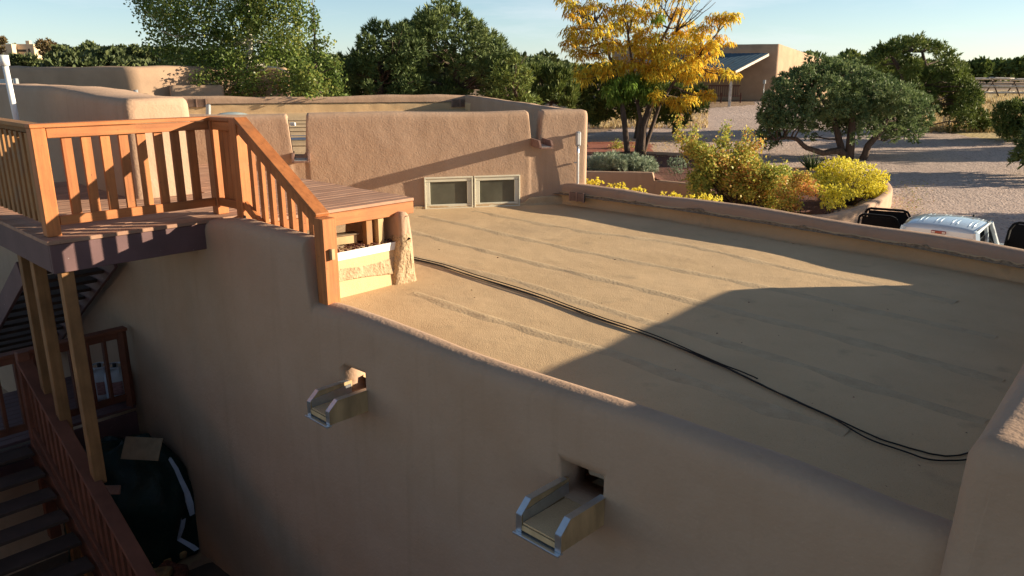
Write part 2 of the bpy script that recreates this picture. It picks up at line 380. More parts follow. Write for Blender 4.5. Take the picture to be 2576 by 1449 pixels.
# ---- near wall: raised block by the stair post, then the long low parapet; ends under the tall right wall
NB = Vector((-.6696, -.7427))                           # outward normal of the near wall
def nearpt(s): return Vector((-1.863, 6.741))+WB*s       # s along the wall from the step
blk0 = Vector((-3.08, 7.45)); th = .27
outer = [nearpt(-11.5), nearpt(-2.0), nearpt(-.9)+NB*.04, nearpt(.09), nearpt(5.85)]
path = [p-NB*(th/2) for p in outer]
Lb = sum((outer[i+1]-outer[i]).length for i in range(3))
def zt_near(s):
    q = (s-Lb+.09)/.9                                    # 0 at the step
    lo = .225-.004*q if q < 3.6 else .21-.035*(q-3.6)
    lo += .02*math.sin(q*1.6+.4)
    hi = .93-.03*max(0, q+1.2)-.10*sstep(-1.2, -2.1, q)-.38*sstep(-2.2, -2.32, q)
    return 2.5-.9*(2.5-(hi+(lo-hi)*sstep(-.05, .05, q)))
nw = adobe('near_wall', path, th, zt_near, lambda s: -3.9, M['stucco'], None, r=.11, batter=.004, amp=.012, events=(Lb-.09, Lb-.13, Lb-.05, Lb-2.1), nz=40, seed=1, corner=.5)
def cut(o, boxes):
    mb = MB()
    for c, ax, ay, az, sx, sy, sz in boxes: mb.frame(c, ay, ax, az, sy, sx, sz)
    c = mb.build('cutter', None)
    md = o.modifiers.new('b', 'BOOLEAN'); md.object = c; md.operation = 'DIFFERENCE'; md.solver = 'EXACT'
    bpy.context.view_layer.update(); dg = bpy.context.evaluated_depsgraph_get()
    me = bpy.data.meshes.new_from_object(o.evaluated_get(dg)); o.modifiers.clear(); old = o.data; o.data = me
    me.name = old.name; bpy.data.objects.remove(c)
    for p in me.polygons: p.use_smooth = True
a3 = Vector((WA.x, WA.y, 0)); b3 = Vector((WB.x, WB.y, 0)); z3 = Vector((0, 0, 1))
# the two galvanised scuppers poking out of the near wall
def onwall(x, y):                                        # pixel -> point on the outer face
    d = Vector(ray(x, y)); P0 = Vector((-1.863, 6.741, 0)); n = Vector((NB.x, NB.y, 0))
    t = (P0-Vector((0, 0, CAMH))).dot(n)/d.dot(n); return Vector((0, 0, CAMH))+d*t
holes = []
SC = [(onwall(866, 935), onwall(922, 1000)), (onwall(1412, 1175), onwall(1517, 1262))]
for k, (p, q) in enumerate(SC):
    c = (p+q)/2; wdt = abs((q-p).dot(b3)); ztop = [-.005, -.05][k] ; zb = ztop-.275
    c.z = (ztop+zb)/2; holes.append((c-(-a3)*(-.0), a3, b3, z3, .9, wdt, ztop-zb))
cut(nw, holes)
nw.parent = house; nw.location = -BASE[house]; BASE[nw] = BASE[house]
# ---- right parapet
rp = [RF(1452, 520), RF(1700, 553), RF(2000, 603), RF(2300, 655), RF(2576, 706)]
pin = [Vector((p.x, p.y)) for p in rp]
dirn = (pin[-1]-pin[0]).normalized()
pin = [pin[0]-dirn*.9]+pin[1:-1]+[Vector((7.35, 8.2))]
pth = [p+WA*.17 for p in pin]
def zt_rp(s):
    return .47-.0205*s+.015*math.sin(s*1.9)
adobe('roof_parapet', pth, .30, zt_rp, lambda s: -2.6, M['stucco'], house, r=.09, batter=.015, amp=.014, nz=14, seed=3, caps=(False, True))
# membrane turned up on its inner face with a ragged tarred edge
def ribbon(name, pts, zlo, zhi, m, parent, off=.0, nrm=None, seed=0, ragged=.03, step=.08, lip=0):
    V, F = [], []; P = [Vector(p[:2]) for p in pts]; cum = [0]
    for i in range(1, len(P)): cum.append(cum[-1]+(P[i]-P[i-1]).length)
    n = int(cum[-1]/step)+2
    for k in range(n):
        s = cum[-1]*k/(n-1); i = 1
        while i < len(P)-1 and cum[i] < s: i += 1
        p = P[i-1].lerp(P[i], (s-cum[i-1])/max(1e-6, cum[i]-cum[i-1])); t = (P[i]-P[i-1]).normalized(); nn = nrm or Vector((t.y, -t.x))
        zb = zlo(s) if callable(zlo) else zlo; zh = zhi(s) if callable(zhi) else zhi
        zh += ragged*noise.noise(Vector((s*1.7, seed, 0)))+ragged*.5*noise.noise(Vector((s*8, seed, 3)))
        for j, f in enumerate((0, .12, .35, .6, .85, 1, 1)):
            o = off+.012*noise.noise(Vector((s*3, f*3, seed)))+(.10*(1-f/.12) if f < .12 else 0)
            if j == 6: o -= .05
            q = p+nn*o; V.append((q.x, q.y, zb+(zh-zb)*f))
        if k: 
            for j in range(6): a = (k-1)*7+j; F.append((a, a+7, a+8, a+1))
    mb = MB(); mb.add(V, F, True); return mb.build(name, m, parent)
rin = [p-WA*.005 for p in pth]; rin = [p-WA*.15 for p in pth]
def zr_line(s): 
    q = rin[0]+(rin[-1]-rin[0]).normalized()*s; return zroof(q.x, q.y)
ribbon('parapet_flashing', rin, lambda s: zr_line(s)-.03, lambda s: zr_line(s)+.23, M['membrane'], house, off=.035, nrm=Vector((-WA.x, -WA.y)), seed=4)
# dark crease patches above the flashing
ribbon('tar_line', rin, lambda s: zr_line(s)+.20, lambda s: zr_line(s)+.222, M['tarline'], house, off=.046, nrm=Vector((-WA.x, -WA.y)), seed=4, ragged=.06)
# ---- tall end wall on the right, sunlit rough crown
tw0 = Vector((1.98, 3.07)); WAd = Vector((.66, .751)).normalized()
WBd = Vector((WAd.y, -WAd.x))
tpath = [tw0+WBd*.33, tw0+WBd*.33+WAd*8.5]
adobe('end_wall', tpath, .62, lambda s: .95+.12*sstep(.4, 2.0, s), lambda s: -4.2, M['stucco'], house, r=.11, batter=.06, amp=.016, nz=30, seed=5, step=.07)
# ---- the flat roof
def sa_in(sa): return sa
SUMP = [(h[0]-Vector((NB.x, NB.y, 0))*.36)[:2] for h in holes]
pr0 = nearpt(-2.2)-NB*.2; pr1 = nearpt(6.2)-NB*.2
poly = [(pr0.x, pr0.y), (pr1.x, pr1.y), (pth[-1].x+.2, pth[-1].y-.2), (pth[-1].x, pth[-1].y), (pth[0].x, pth[0].y), (1.1, 14.9), (-4.5, 13.5)]
def zr_n(x, y):
    e = zroof(x, y)+.012*noise.noise(Vector((x*.8, y*.8, 0)))
    d = SA(x, y)+1.86                                    # cant up to the near wall, sumps at the scuppers
    for c in SUMP: e += (-.33-e)*.92*math.exp(-((x-c[0])**2+(y-c[1])**2)/.11)
    return e+.05*sstep(.5, .12, d)
roof = flatsheet('roof_membrane', poly, zr_n, M['membrane'], house, cell=.09)
# seams: lapped, granulated edges
def seam(pxs, wd=.05, h=.012, m='membrane_rough', nm='roof_seam', seed=0):
    pts = [RF(*q) for q in pxs]; V, F = [], []; P = []
    for i in range(len(pts)-1):
        L = (pts[i+1]-pts[i]).length; n = max(2, int(L/.04))
        for k in range(n): P.append(pts[i].lerp(pts[i+1], k/n))
    for k, p in enumerate(P):
        t = (P[min(k+1, len(P)-1)]-P[max(k-1, 0)]).normalized(); nn = Vector((-t.y, t.x, 0))
        s = k*.04; wob = .018*noise.noise(Vector((s*1.2, seed, 0)))+.012*noise.noise(Vector((s*6, seed, 0)))
        hh = .6*h*(.7+.9*noise.noise(Vector((s*3, seed, 7)))); ww = wd*(1+.8*noise.noise(Vector((s*2.2, seed, 9))))
        c = p+nn*wob
        for o, z in ((-ww*3.2, -.004), (-ww*1.2, hh*.6), (0, hh), (ww*.35, hh*.6), (ww*1.1, -.006)):
            q = c+nn*o; V.append((q.x, q.y, zr_n(q.x, q.y)+z+.002))
        if k:
            for j in range(4): a = (k-1)*5+j; F.append((a, a+5, a+6, a+1))
    mb = MB(); mb.add(V, F, True); return mb.build(nm, M[m], house)
seam([(1195, 530), (1470, 580), (1697, 608), (1965, 669), (2210, 714), (2420, 760)], seed=1)
seam([(1066, 541), (1470, 631), (1815, 697), (1997, 735), (2300, 800), (2520, 850)], seed=2)
seam([(1021, 577), (1470, 690), (1815, 771), (2200, 868), (2540, 960)], seed=3, h=.016)
seam([(1030, 640), (1300, 705), (1620, 800), (1900, 880), (2250, 985), (2500, 1060)], seed=4, h=.008)
seam([(1045, 735), (1220, 792), (1400, 846), (1560, 890), (1800, 975), (2150, 1090)], seed=5, h=.016)
seam([(850, 768), (930, 802), (1090, 868), (1250, 930), (1400, 975)], seed=6, h=.018)
seam([(1060, 850), (1160, 893), (1330, 962)], seed=7, h=.01)
# patches of torn membrane / leaves on the roof
db = MB()
for k in range(55):
    x = random.uniform(1000, 2500); y = random.uniform(560, 1330)
    if y > 500+.38*(x-700)+150: continue
    p = RF(x, y); a = random.uniform(0, 6.28); l = random.uniform(.006, .018)
    u = Vector((math.cos(a), math.sin(a), .15))*l; v = Vector((-math.sin(a), math.cos(a), .1))*l*.5
    p.z = zr_n(p.x, p.y)+.012; db.add([p-u, p-v, p+u, p+v+Vector((0, 0, .008))], [(0, 1, 2, 3)])
tag(db.build('leaf_litter', M['mulch']), 'scattered dry leaves and twigs lying on the tan flat roof', 'leaves', kind='stuff')
# ---- window wing
wd = Vector((.9711, .2387)); wn = Vector((.2387, -.9711)); WP0 = Vector((-1.602, 13.92))
def onwing(x, y):
    d = Vector(ray(x, y)); P0 = Vector((WP0.x, WP0.y, 0)); n = Vector((wn.x, wn.y, 0))
    t = (P0-Vector((0, 0, CAMH))).dot(n)/d.dot(n); return Vector((0, 0, CAMH))+d*t
def swing(p): return (Vector((p.x, p.y))-WP0).dot(wd)
c1 = WP0+wd*swing(onwing(1481, 300))
c2 = Z(1180, 238, 1.80); c3 = Z(405, 238, 1.80); c0 = WP0+wd*-5.6
thw = .34
c2 = Vector((c2.x, c2.y)); c3 = c2-wd*9.2
L1 = (c1-c0).length
sA0, sA1 = swing(onwing(729, 330))+5.6, swing(onwing(769, 330))+5.6
sB0, sB1 = swing(onwing(1334, 300))+5.6, swing(onwing(1361, 300))+5.6
def notch(s, base, n):
    for a, b in ((sA0, sA1), (sB0, sB1)):
        k = sstep(a-.035, a+.035, s)*(1-sstep(b-.035, b+.035, s)); base = base+(n-base)*k
    return base
def zt_w(s): return notch(s, 1.80+.012*math.sin(s*1.7), [1.10, 1.27][s > 4.5])
frontp = [c0-wn*(thw/2), c1-wn*(thw/2)-wd*.17]
u12 = (c2-c1).normalized(); n12 = Vector((-u12.y, u12.x))
front = adobe('front_wall', [c0-wn*thw/2, c1-wn*thw/2], thw, zt_w, lambda s: -.35, M['stucco'], house, r=.09, batter=.018, amp=.006, events=(sA0, sA1, sB0, sB1), nz=30, seed=6, step=.1)
side = adobe('side_wall', [c1-wn*.12-wd*.17, c2], thw, lambda s: 1.795-.0*s, lambda s: -2.6, M['stucco'], house, r=.09, batter=.015, amp=.013, nz=10, seed=7, caps=(True, True), step=.25)
back = adobe('back_wall', [c2+wd*.05, c3], .32, lambda s: 1.80+.02*math.sin(s), lambda s: -2.6, M['stucco'], house, r=.09, amp=.02, nz=10, seed=8, step=.25)
wingpoly = [(c0.x, c0.y+.2), (c1.x-.15, c1.y+.2), (c2.x, c2.y), (c3.x, c3.y), (c3.x-1, c0.y)]
def zwing(x, y): return 1.04+.036*(y-14.5)
flatsheet('wing_roof', wingpoly, zwing, M['membrane'], house, cell=.3)
fl = [c3+wn*.17, c2+wn*.17]
ribbon('wing_flashing', fl, lambda s: 1.25, lambda s: 1.60, M['membrane'], house, off=.03, nrm=wn, seed=9, ragged=.008)
mb = MB(); mb.beam((fl[0].x+wn.x*.045, fl[0].y+wn.y*.045, 1.605), (fl[1].x-.1+wn.x*.045, fl[1].y-.03+wn.y*.045, 1.605), .02, .018); mb.build('termination_bar', M['tar'], house)
sl_ = [c2+n12*.17, c1+n12*.17]
ribbon('side_flashing', sl_, lambda s: 1.2, lambda s: 1.59, M['membrane'], house, off=.02, nrm=n12 if n12.x < 0 else -n12, seed=10, ragged=.01)
for k in range(7):
    y = 15.2+k*.85; mb = MB(); mb.beam((c3.x+1+.2*k, y, zwing(0, y)+.012), (c1.x-.3-.2*k, y+.35, zwing(0, y+.35)+.012), .05, .02); mb.build('wing_roof_seam', M['membrane_rough'], house)
# membrane skirt at the foot of the window wall
fo = [WP0+wd*-3.2+wn*.02, c1-wd*.03+wn*.02]
def zsk(s):
    q = fo[0]+wd*s; return zroof(q.x, q.y)-.01
ribbon('wall_skirt', fo, zsk, lambda s: zsk(s)+.06+(.10*sstep(3.1+1.35+.6, 3.1+2.1, s)), M['membrane_rough'], house, off=.05, nrm=wn, seed=11, ragged=.035)
# canales of the window wing: painted boards with sheet lining
def canale(cx, zb, wdt, proj=.40, hgt=.13):
    c = WP0+wd*cx; root = Vector((c.x, c.y, zb)); n = Vector((wn.x, wn.y, 0)); u = Vector((wd.x, wd.y, 0))
    cn = link('canale', bpy.data.meshes.new('canale'), house)
    bt = MB(); bt.frame(root+n*(proj/2-.12)+z3*.012, n, u, z3, proj+.24, wdt-.02, .03, .003); cn.data = bt.build('tmp', M['brown_board'], house).data
    o = bpy.data.objects['tmp']; bpy.data.objects.remove(o)
    for s in (-1, 1):
        h = hgt; P = [(-.2, 0), (proj-.005, 0), (proj-.005, h*.45), (proj-.09, h), (-.2, h)]
        V = [root+n*a+z3*z+u*(s*(wdt/2)+t) for t in (-.018, .018) for a, z in P]
        m_ = MB(); m_.add(V, [(0, 1, 2, 3, 4), (9, 8, 7, 6, 5)]+[(i, i+5, (i+1) % 5+5, (i+1) % 5) for i in range(5)]); m_.build('side_board', M['brown_board'], cn)
    m_ = MB(); m_.frame(root+n*(proj/2-.1)+z3*.032, n, u, z3, proj+.18, wdt-.045, .008); m_.build('metal_lining', M['greymetal'], cn)
canale(swing(onwing(757, 380)), 1.02, .26, .42, .13)
canale(swing(onwing(1352, 360)), 1.17, .22, .60, .14)
# stains under the left canale
# windows in the window wall
for k, (xa, xb) in enumerate(((1065.5, 1188), (1190.5, 1305.5))):
    p0 = onwing(xa, 450 if k == 0 else 445); p1 = onwing(xb, 519 if k == 0 else 514)
    s0, s1 = swing(p0), swing(p1); zt = .655; zb = .075
    def WPt(s, o, z): q = WP0+wd*s+wn*o; return Vector((q.x, q.y, z))
    n = Vector((wn.x, wn.y, 0)); u = Vector((wd.x, wd.y, 0)); fw = .052
    win = link('window', bpy.data.meshes.new('window'), house)
    mb = MB(); mb.frame(WPt((s0+s1)/2, .005, (zt+zb)/2), u, n, z3, s1-s0-.02, .05, zt-zb-.02); me = mb.build('tmp2', M['steel_dark'], house).data
    win.data = me; bpy.data.objects.remove(bpy.data.objects['tmp2'])
    for nm, a, b, z_, h in (('window_frame', s0, s1, zt-.012, .024), ('window_frame', s0, s1, zb+.012, .024)):
        m_ = MB(); m_.frame(WPt((a+b)/2, .045, z_), u, n, z3, b-a, .075, h, .003); m_.build(nm, M['frame'], win)
    for a in (s0+.012, s1-.012):
        m_ = MB(); m_.frame(WPt(a, .045, (zt+zb)/2), u, n, z3, .024, .073, zt-zb-.05, .003); m_.build('window_frame', M['frame'], win)
    for a, b, z_, h in ((s0+.028, s1-.028, zt-.055, .058), (s0+.028, s1-.028, zb+.055, .058)):
        m_ = MB(); m_.frame(WPt((a+b)/2, .042, z_), u, n, z3, b-a, .05, h, .004); m_.build('sash', M['frame'], win)
    for a in (s0+.065, s1-.065):
        m_ = MB(); m_.frame(WPt(a, .044, (zt+zb)/2), u, n, z3, .075, .052, zt-zb-.175, .004); m_.build('sash', M['frame'], win)
    m_ = MB(); m_.frame(WPt((s0+s1)/2, .032, (zt+zb)/2), u, n, z3, s1-s0-.12, .006, zt-zb-.14); m_.build('pane', M['pane'], win)
# conduit with its fitting
pt = onwing(1450, 345); pb = onwing(1443, 488)
off = .105
q0 = WP0+wd*swing(pb)+wn*.10; q1 = WP0+wd*swing(pt)+wn*off
cd = MB(); cd.tube([(q0.x+.02, q0.y-.02, -.02), (q0.x, q0.y, .12), (q0.x+.04, q0.y+.01, .5), (q1.x, q1.y, 1.02), (q1.x, q1.y, 1.16)], .026, 8); cdo = cd.build('conduit', M['galv'], house)
m_ = MB(); m_.frame((q1.x, q1.y, 1.29), (wd.x, wd.y, 0), (wn.x, wn.y, 0), z3, .085, .10, .27, .03); m_.build('conduit_fitting', M['greymetal'], cdo)
m_ = MB(); m_.frame((q1.x+wn.x*.055, q1.y+wn.y*.055, 1.29), (wd.x, wd.y, 0), (wn.x, wn.y, 0), z3, .055, .012, .2, .004); m_.build('fitting_cover', M['whitemetal'], cdo)
m_ = MB(); m_.tube([(q1.x, q1.y, 1.37), (q1.x-wn.x*.18, q1.y-wn.y*.18, 1.37)], .024, 8); m_.build('conduit_elbow', M['greymetal'], cdo)
for zz in (.45, .85):
    m_ = MB(); m_.frame((q0.x*.5+q1.x*.5-wn.x*.03, q0.y*.5+q1.y*.5-wn.y*.03, zz), (wd.x, wd.y, 0), (wn.x, wn.y, 0), z3, .09, .07, .02); m_.build('pipe_strap', M['greymetal'], cdo)
# louvred vents in the parapets
def vent(c, u, n, wdt, hgt, parent):
    v = link('louvre_vent', bpy.data.meshes.new('v'), parent)
    mb = MB(); mb.frame(c, u, n, z3, wdt, .03, hgt); me = mb.build('tmp3', M['tar'], parent).data; v.data = me; bpy.data.objects.remove(bpy.data.objects['tmp3'])
    for s in (-1, 0, 1):
        m_ = MB(); m_.frame(c+n*.012+u*(s*(wdt/2-.012)), u, n, z3, .024 if s else .03, .04, hgt+.02); m_.build('vent_frame', M['grille'], v)
    m_ = MB()
    for k in range(7):
        z = -hgt/2+(k+.5)*hgt/7
        for s in (-1, 1):
            m_.frame(c+n*.018+z3*z+u*(s*(wdt/4-.003)), u, (n*.75-z3*.66), (z3*.75+n*.66), wdt/2-.045, .022, .006)
    tag(m_.build('louvre_slats', M['grille'], v), kind='stuff')
rc = pth[0].lerp(pth[-1], 0)+ (pth[-1]-pth[0]).normalized()*1.45
p = RF(1508, 510); c = Vector((p.x, p.y, p.z+.16))
k_ = min(range(200), key=lambda i: (Vector((rin[0]+(rin[-1]-rin[0])*(i/200)))-Vector((c.x, c.y))).length)
cc = rin[0]+(rin[-1]-rin[0])*(k_/200)-WA*.055
vent(Vector((cc.x, cc.y, zroof(cc.x, cc.y)+.20)), b3, -a3, .34, .15, house)
yb = fl[0].y-.06
for px in (495, 1157):
    d = Vector(ray(px, 259)); n_ = Vector((wn.x, wn.y, 0)); P_ = Vector((fl[0].x, fl[0].y, 0))+n_*.05
    t = (P_-Vector((0, 0, CAMH))).dot(n_)/d.dot(n_); q = Vector((0, 0, CAMH))+d*t; vent(q, Vector((wd.x, wd.y, 0)), n_, .52, .22, house)
# skylight dome on the wing roof
sk = MB(); q = atY(583, 285, 19.6); zc = zwing(0, 19.6); V = []; F = []
q.z = zc
for i in range(7):
    a = i/6*math.pi/2
    for j in range(20):
        t = j/20*2*math.pi; sx = abs(math.cos(t))**.6*math.copysign(1, math.cos(t)); sy = abs(math.sin(t))**.6*math.copysign(1, math.sin(t))
        V.append((q.x+sx*math.cos(a)*.46, q.y+sy*math.cos(a)*.4, zc+.13+.17*math.sin(a)))
for i in range(6):
    for j in range(20): F.append((i*20+j, i*20+(j+1) % 20, i*20+20+(j+1) % 20, i*20+20+j))
skb = MB(); skb.box(q.x-.5, q.x+.5, q.y-.44, q.y+.44, zc, zc+.13, .01); sko = skb.build('skylight', M['greymetal'], house)
sk.add(V, F, True); sk.build('skylight_dome', M['dome'], sko)
q = atY(527, 285, 19.0); m_ = MB(); m_.tube([(q.x, 19.0, zwing(0, 19)), (q.x, 19.0, 1.50)], .03, 8); rc_ = m_.build('roof_conduit', M['galv'], house)
m_ = MB(); m_.frame((q.x, 18.95, 1.60), (1, 0, 0), (0, 1, 0), (.1, 0, 1), .10, .1, .26, .02); m_.build('conduit_fitting', M['greymetal'], rc_)
# pipes and brackets visible through the notches
m_ = MB()
for d, r in ((0, .02), (.07, .03), (.3, .012)): m_.tube([(-5.4, 15.6+d*3, zwing(0, 15.6+d)+.08), (-2.6, 15.9+d*3, zwing(0, 15.9+d)+.09)], r, 6)
m_.build('roof_pipes', M['galv'], house)
m_ = MB(); q = atY(737, 312, 15.3); m_.frame((q.x, 15.3, q.z), (1, 0, 0), (0, 1, 0), z3, .10, .05, .07, .01); m_.build('pipe_bracket', M['whitemetal'], house)
# ---- unseen walls added either side of the viewpoint to darken the courtyard
adobe('east_shade_wall', [(3.6, 1.7), (4.7, -7.5)], .6, lambda s: 4.8, lambda s: -3.9, M['stucco'], house, nz=6, step=.8, seed=77)  # added off-frame blocker: keeps sun bounce and sky light off the near wall
adobe('west_shade_wall', [(-12.5, 11.0), (-8.6, 7.0), (-7.2, 1.0), (-3.5, -5.0)], .4, lambda s: -.5, lambda s: -3.9, M['stucco_dark'], house, nz=6, step=.6, seed=78, corner=1)  # added off-frame blocker: cuts low sky light reaching the lower stairs
# ---- left wing volume behind the deck
DA = Vector((.69, .724)).normalized(); DB = Vector((DA.y, -DA.x)); D0 = Vector((-4.24, 6.88)); DZ = 1.0
def dk(u, w_): q = D0+DA*u+DB*w_; return q
def dk3(u, w_, z): q = dk(u, w_); return Vector((q.x, q.y, z))
va = dk(1.54, -1.85); vb = dk(2.32, -1.93)
cl = (va+vb)/2
left_path = [cl+DB*-.0, cl-DB*7.5]
adobe('left_wall', left_path, (vb-va).length, lambda s: 2.19+.10*sstep(.2, 3, s), lambda s: -4.0, M['stucco'], house, r=.10, batter=.012, amp=.016, nz=34, seed=12, step=.1)
pl = thing('roof_vent_pipe', 'white painted metal vent pipe rising beside the left wing wall', 'vent pipe', (-6.7, 10.6, 2.0))
m_ = MB(); m_.tube([(-6.72, 10.75, .9), (-6.66, 10.55, 2.60)], .036, 12); m_.build('pipe', M['whitemetal'], pl)
m_ = MB(); m_.tube([(-6.66, 10.55, 2.57), (-6.655, 10.54, 2.70)], .058, 12); m_.build('pipe_cap', M['whitemetal'], pl)
# near wall scuppers (thing part of the house): metal lined wooden troughs
for k, (c, ax, ay, az, sx, sy, sz) in enumerate(holes):
    f = c.copy(); dpt = (Vector((f.x, f.y))-Vector((-1.863, 6.741))).dot(NB); f -= Vector((NB.x, NB.y, 0))*dpt
    n = Vector((NB.x, NB.y, 0)); zb = c.z-sz/2; wdt = sy-.015; proj = [.38, .43][k]; hh = [.135, .14][k]; bt_ = .032
    n = (n+b3*(-.04)).normalized(); u = Vector((-n.y, n.x, 0)); u = u if u.dot(b3) > 0 else -u
    sc = link('scupper', bpy.data.meshes.new('scupper'), house)
    zf = zb-.02
    m_ = MB(); m_.frame(f+n*(proj/2-.15)+z3*(zf-f.z-.03), n, u, z3, proj+.3, wdt-.03, .04, .002); me = m_.build('tmp4', M['raw'], house).data; sc.data = me; bpy.data.objects.remove(bpy.data.objects['tmp4'])
    m_ = MB(); m_.frame(f+n*(proj/2-.2)+z3*(zf-f.z+.004), n, u, z3, proj+.39, wdt-.06, .012); m_.build('trough_floor', M['membrane'], sc)
    for s in (-1, 1):
        P = [(-.05, -.062), (proj, -.062), (proj, hh*.42), (proj-.085, hh), (-.05, hh)]
        def side(nm, off0, off1, P, m): 
            V = [f+n*a+z3*(zf-f.z+z)+u*(s*(wdt/2)+t) for t in (off0, off1) for a, z in P]; q = MB()
            q.add(V, [(0, 1, 2, 3, 4), (9, 8, 7, 6, 5)]+[(i, i+5, (i+1) % 5+5, (i+1) % 5) for i in range(5)]); return q.build(nm, m, sc)
        side('side_board', -.019, .019, [(a, z) for a, z in P], M['raw'])
        cap = MB()
        P2 = [(-.02, hh+.004), (proj-.085, hh+.004), (proj+.004, hh*.42+.002)]
        for i in range(2):
            a0, z0 = P2[i]; a1, z1 = P2[i+1]
            p_, q_ = f+n*a0+z3*(zf-f.z+z0)+u*(s*wdt/2), f+n*a1+z3*(zf-f.z+z1)+u*(s*wdt/2); cap.beam(p_, q_, .05, .005, bev=.0005)
        cap.beam(f+n*(proj+.004)+z3*(zf-f.z+hh*.42)+u*(s*wdt/2), f+n*(proj+.004)+z3*(zf-f.z-.062)+u*(s*wdt/2), .05, .005, up=n, bev=.0005)
        iu = -s*.024; cap.beam(f+n*(-.04)+z3*(zf-f.z+hh*.5)+u*(s*wdt/2+iu), f+n*(proj-.01)+z3*(zf-f.z+hh*.26)+u*(s*wdt/2+iu), .004, hh*.62, bev=.0005)
        cap.build('metal_cap', M['galv'], sc)
    m_ = MB(); m_.frame(f+n*(proj+.012)+z3*(zf-f.z-.07), n, u, z3, .05, wdt+.06, .014, .003); m_.build('drip_edge', M['galv'], sc)
    m_ = MB(); m_.frame(f+n*(proj-.01)+z3*(zf-f.z-.045), n, u, z3, .012, wdt-.05, .06); m_.build('end_board', M['steel_dark'], sc)
    if False:
        m_ = MB(); m_.frame(f-n*.50+z3*(c.z-f.z+.05), n, u, z3, .03, wdt+.1, .42); m_.build('opening_back', M['membrane_rough'], sc) if k == 1 else None

# parapet scupper metal seen on the roof edge
m_ = MB()
for px, py in ((1335, 955), (1390, 978)):
    p = RF(px, py); m_.frame((p.x, p.y, p.z+.04), b3, a3, z3+b3*.4, .09, .02, .05)
m_.build('scupper_flange', M['whitemetal'], house)

# ================================================================== DECK
deck = thing('upper_deck', 'raised orange brown wooden deck with plank floor above the flat roof', 'deck', (D0.x, D0.y, -4.0))
bw = .142; k = 0; wv = .43
while wv > -5.5:
    wc = wv-bw/2
    if wc > 0: u0, u1 = 1.86, 3.95
    elif wc > -1.9: u0, u1 = 0, 3.95
    else: u0, u1 = 2.36, 3.95
    u1 += random.uniform(-.01, .01)
    segs = [(u0, u1)]
    if u1-u0 > 3: j = random.choice((1.6, 2.1, 2.6)); segs = [(u0, j-.002), (j+.002, u1)]
    for a, b_ in segs:
        m_ = MB(); zz = random.uniform(-.0015, .0015); m_.beam(dk3(a, wc, DZ-.019+zz), dk3(b_, wc, DZ-.019+zz), bw-.0065, .038, bev=.004); m_.build('deck_board', M['deck'], deck)
    if wv > -4.2 and wc < -1.9:
        m_ = MB(); m_.beam(dk3(0, wc, DZ-.019), dk3(1.56, wc, DZ-.019), bw-.0065, .038, bev=.004); m_.build('deck_board', M['deck'], deck)
    wv -= bw
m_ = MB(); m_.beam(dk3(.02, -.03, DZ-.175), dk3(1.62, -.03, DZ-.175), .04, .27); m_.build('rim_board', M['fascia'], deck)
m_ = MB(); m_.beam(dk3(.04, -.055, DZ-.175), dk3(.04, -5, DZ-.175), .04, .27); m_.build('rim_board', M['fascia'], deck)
m_ = MB(); m_.beam(dk3(1.86, .415, DZ-.115), dk3(3.93, .415, DZ-.115), .04, .145); m_.build('rim_board', M['wood_a'], deck)
m_ = MB(); m_.beam(dk3(3.93, .39, DZ-.115), dk3(3.93, -5.2, DZ-.115), .04, .145); m_.build('rim_board', M['wood'], deck)
for w_ in (.30, .05, -.4, -.9, -1.4, -1.9, -2.6, -3.3): 
    m_ = MB(); m_.beam(dk3(.08, w_-.1, DZ-.11), dk3(3.9, w_-.1, DZ-.11), .038, .14) if w_ < 0 else m_.beam(dk3(1.9, w_, DZ-.115), dk3(3.9, w_, DZ-.115), .038, .15); m_.build('joist', M['raw'], deck)
m_ = MB(); m_.beam(dk3(3.45, .36, .42), dk3(3.45, .36, .80), .085, .085, up=(.7, .7, 0)); m_.build('support_post', M['raw'], deck)
m_ = MB(); m_.beam(dk3(3.30, .33, .42), dk3(3.30, .33, .80), .085, .085, up=(.7, .7, 0)); m_.build('support_post', M['wood_old'], deck)
# columns
cols = [(.13, -.10, -.23), (.13, -1.0, -3.6), (.13, -1.75, -4)]
for u_, w_, zb in ((.15, -.13, -1.56), (.15, -1.0, -3.95), (.15, -1.42, -3.95)):
    m_ = MB(); m_.beam(dk3(u_, w_, zb), dk3(u_, w_, DZ-.315), .115, .115, up=(DA.x, DA.y, 0), bev=.006); m_.build('column', M['wood_col'], deck)
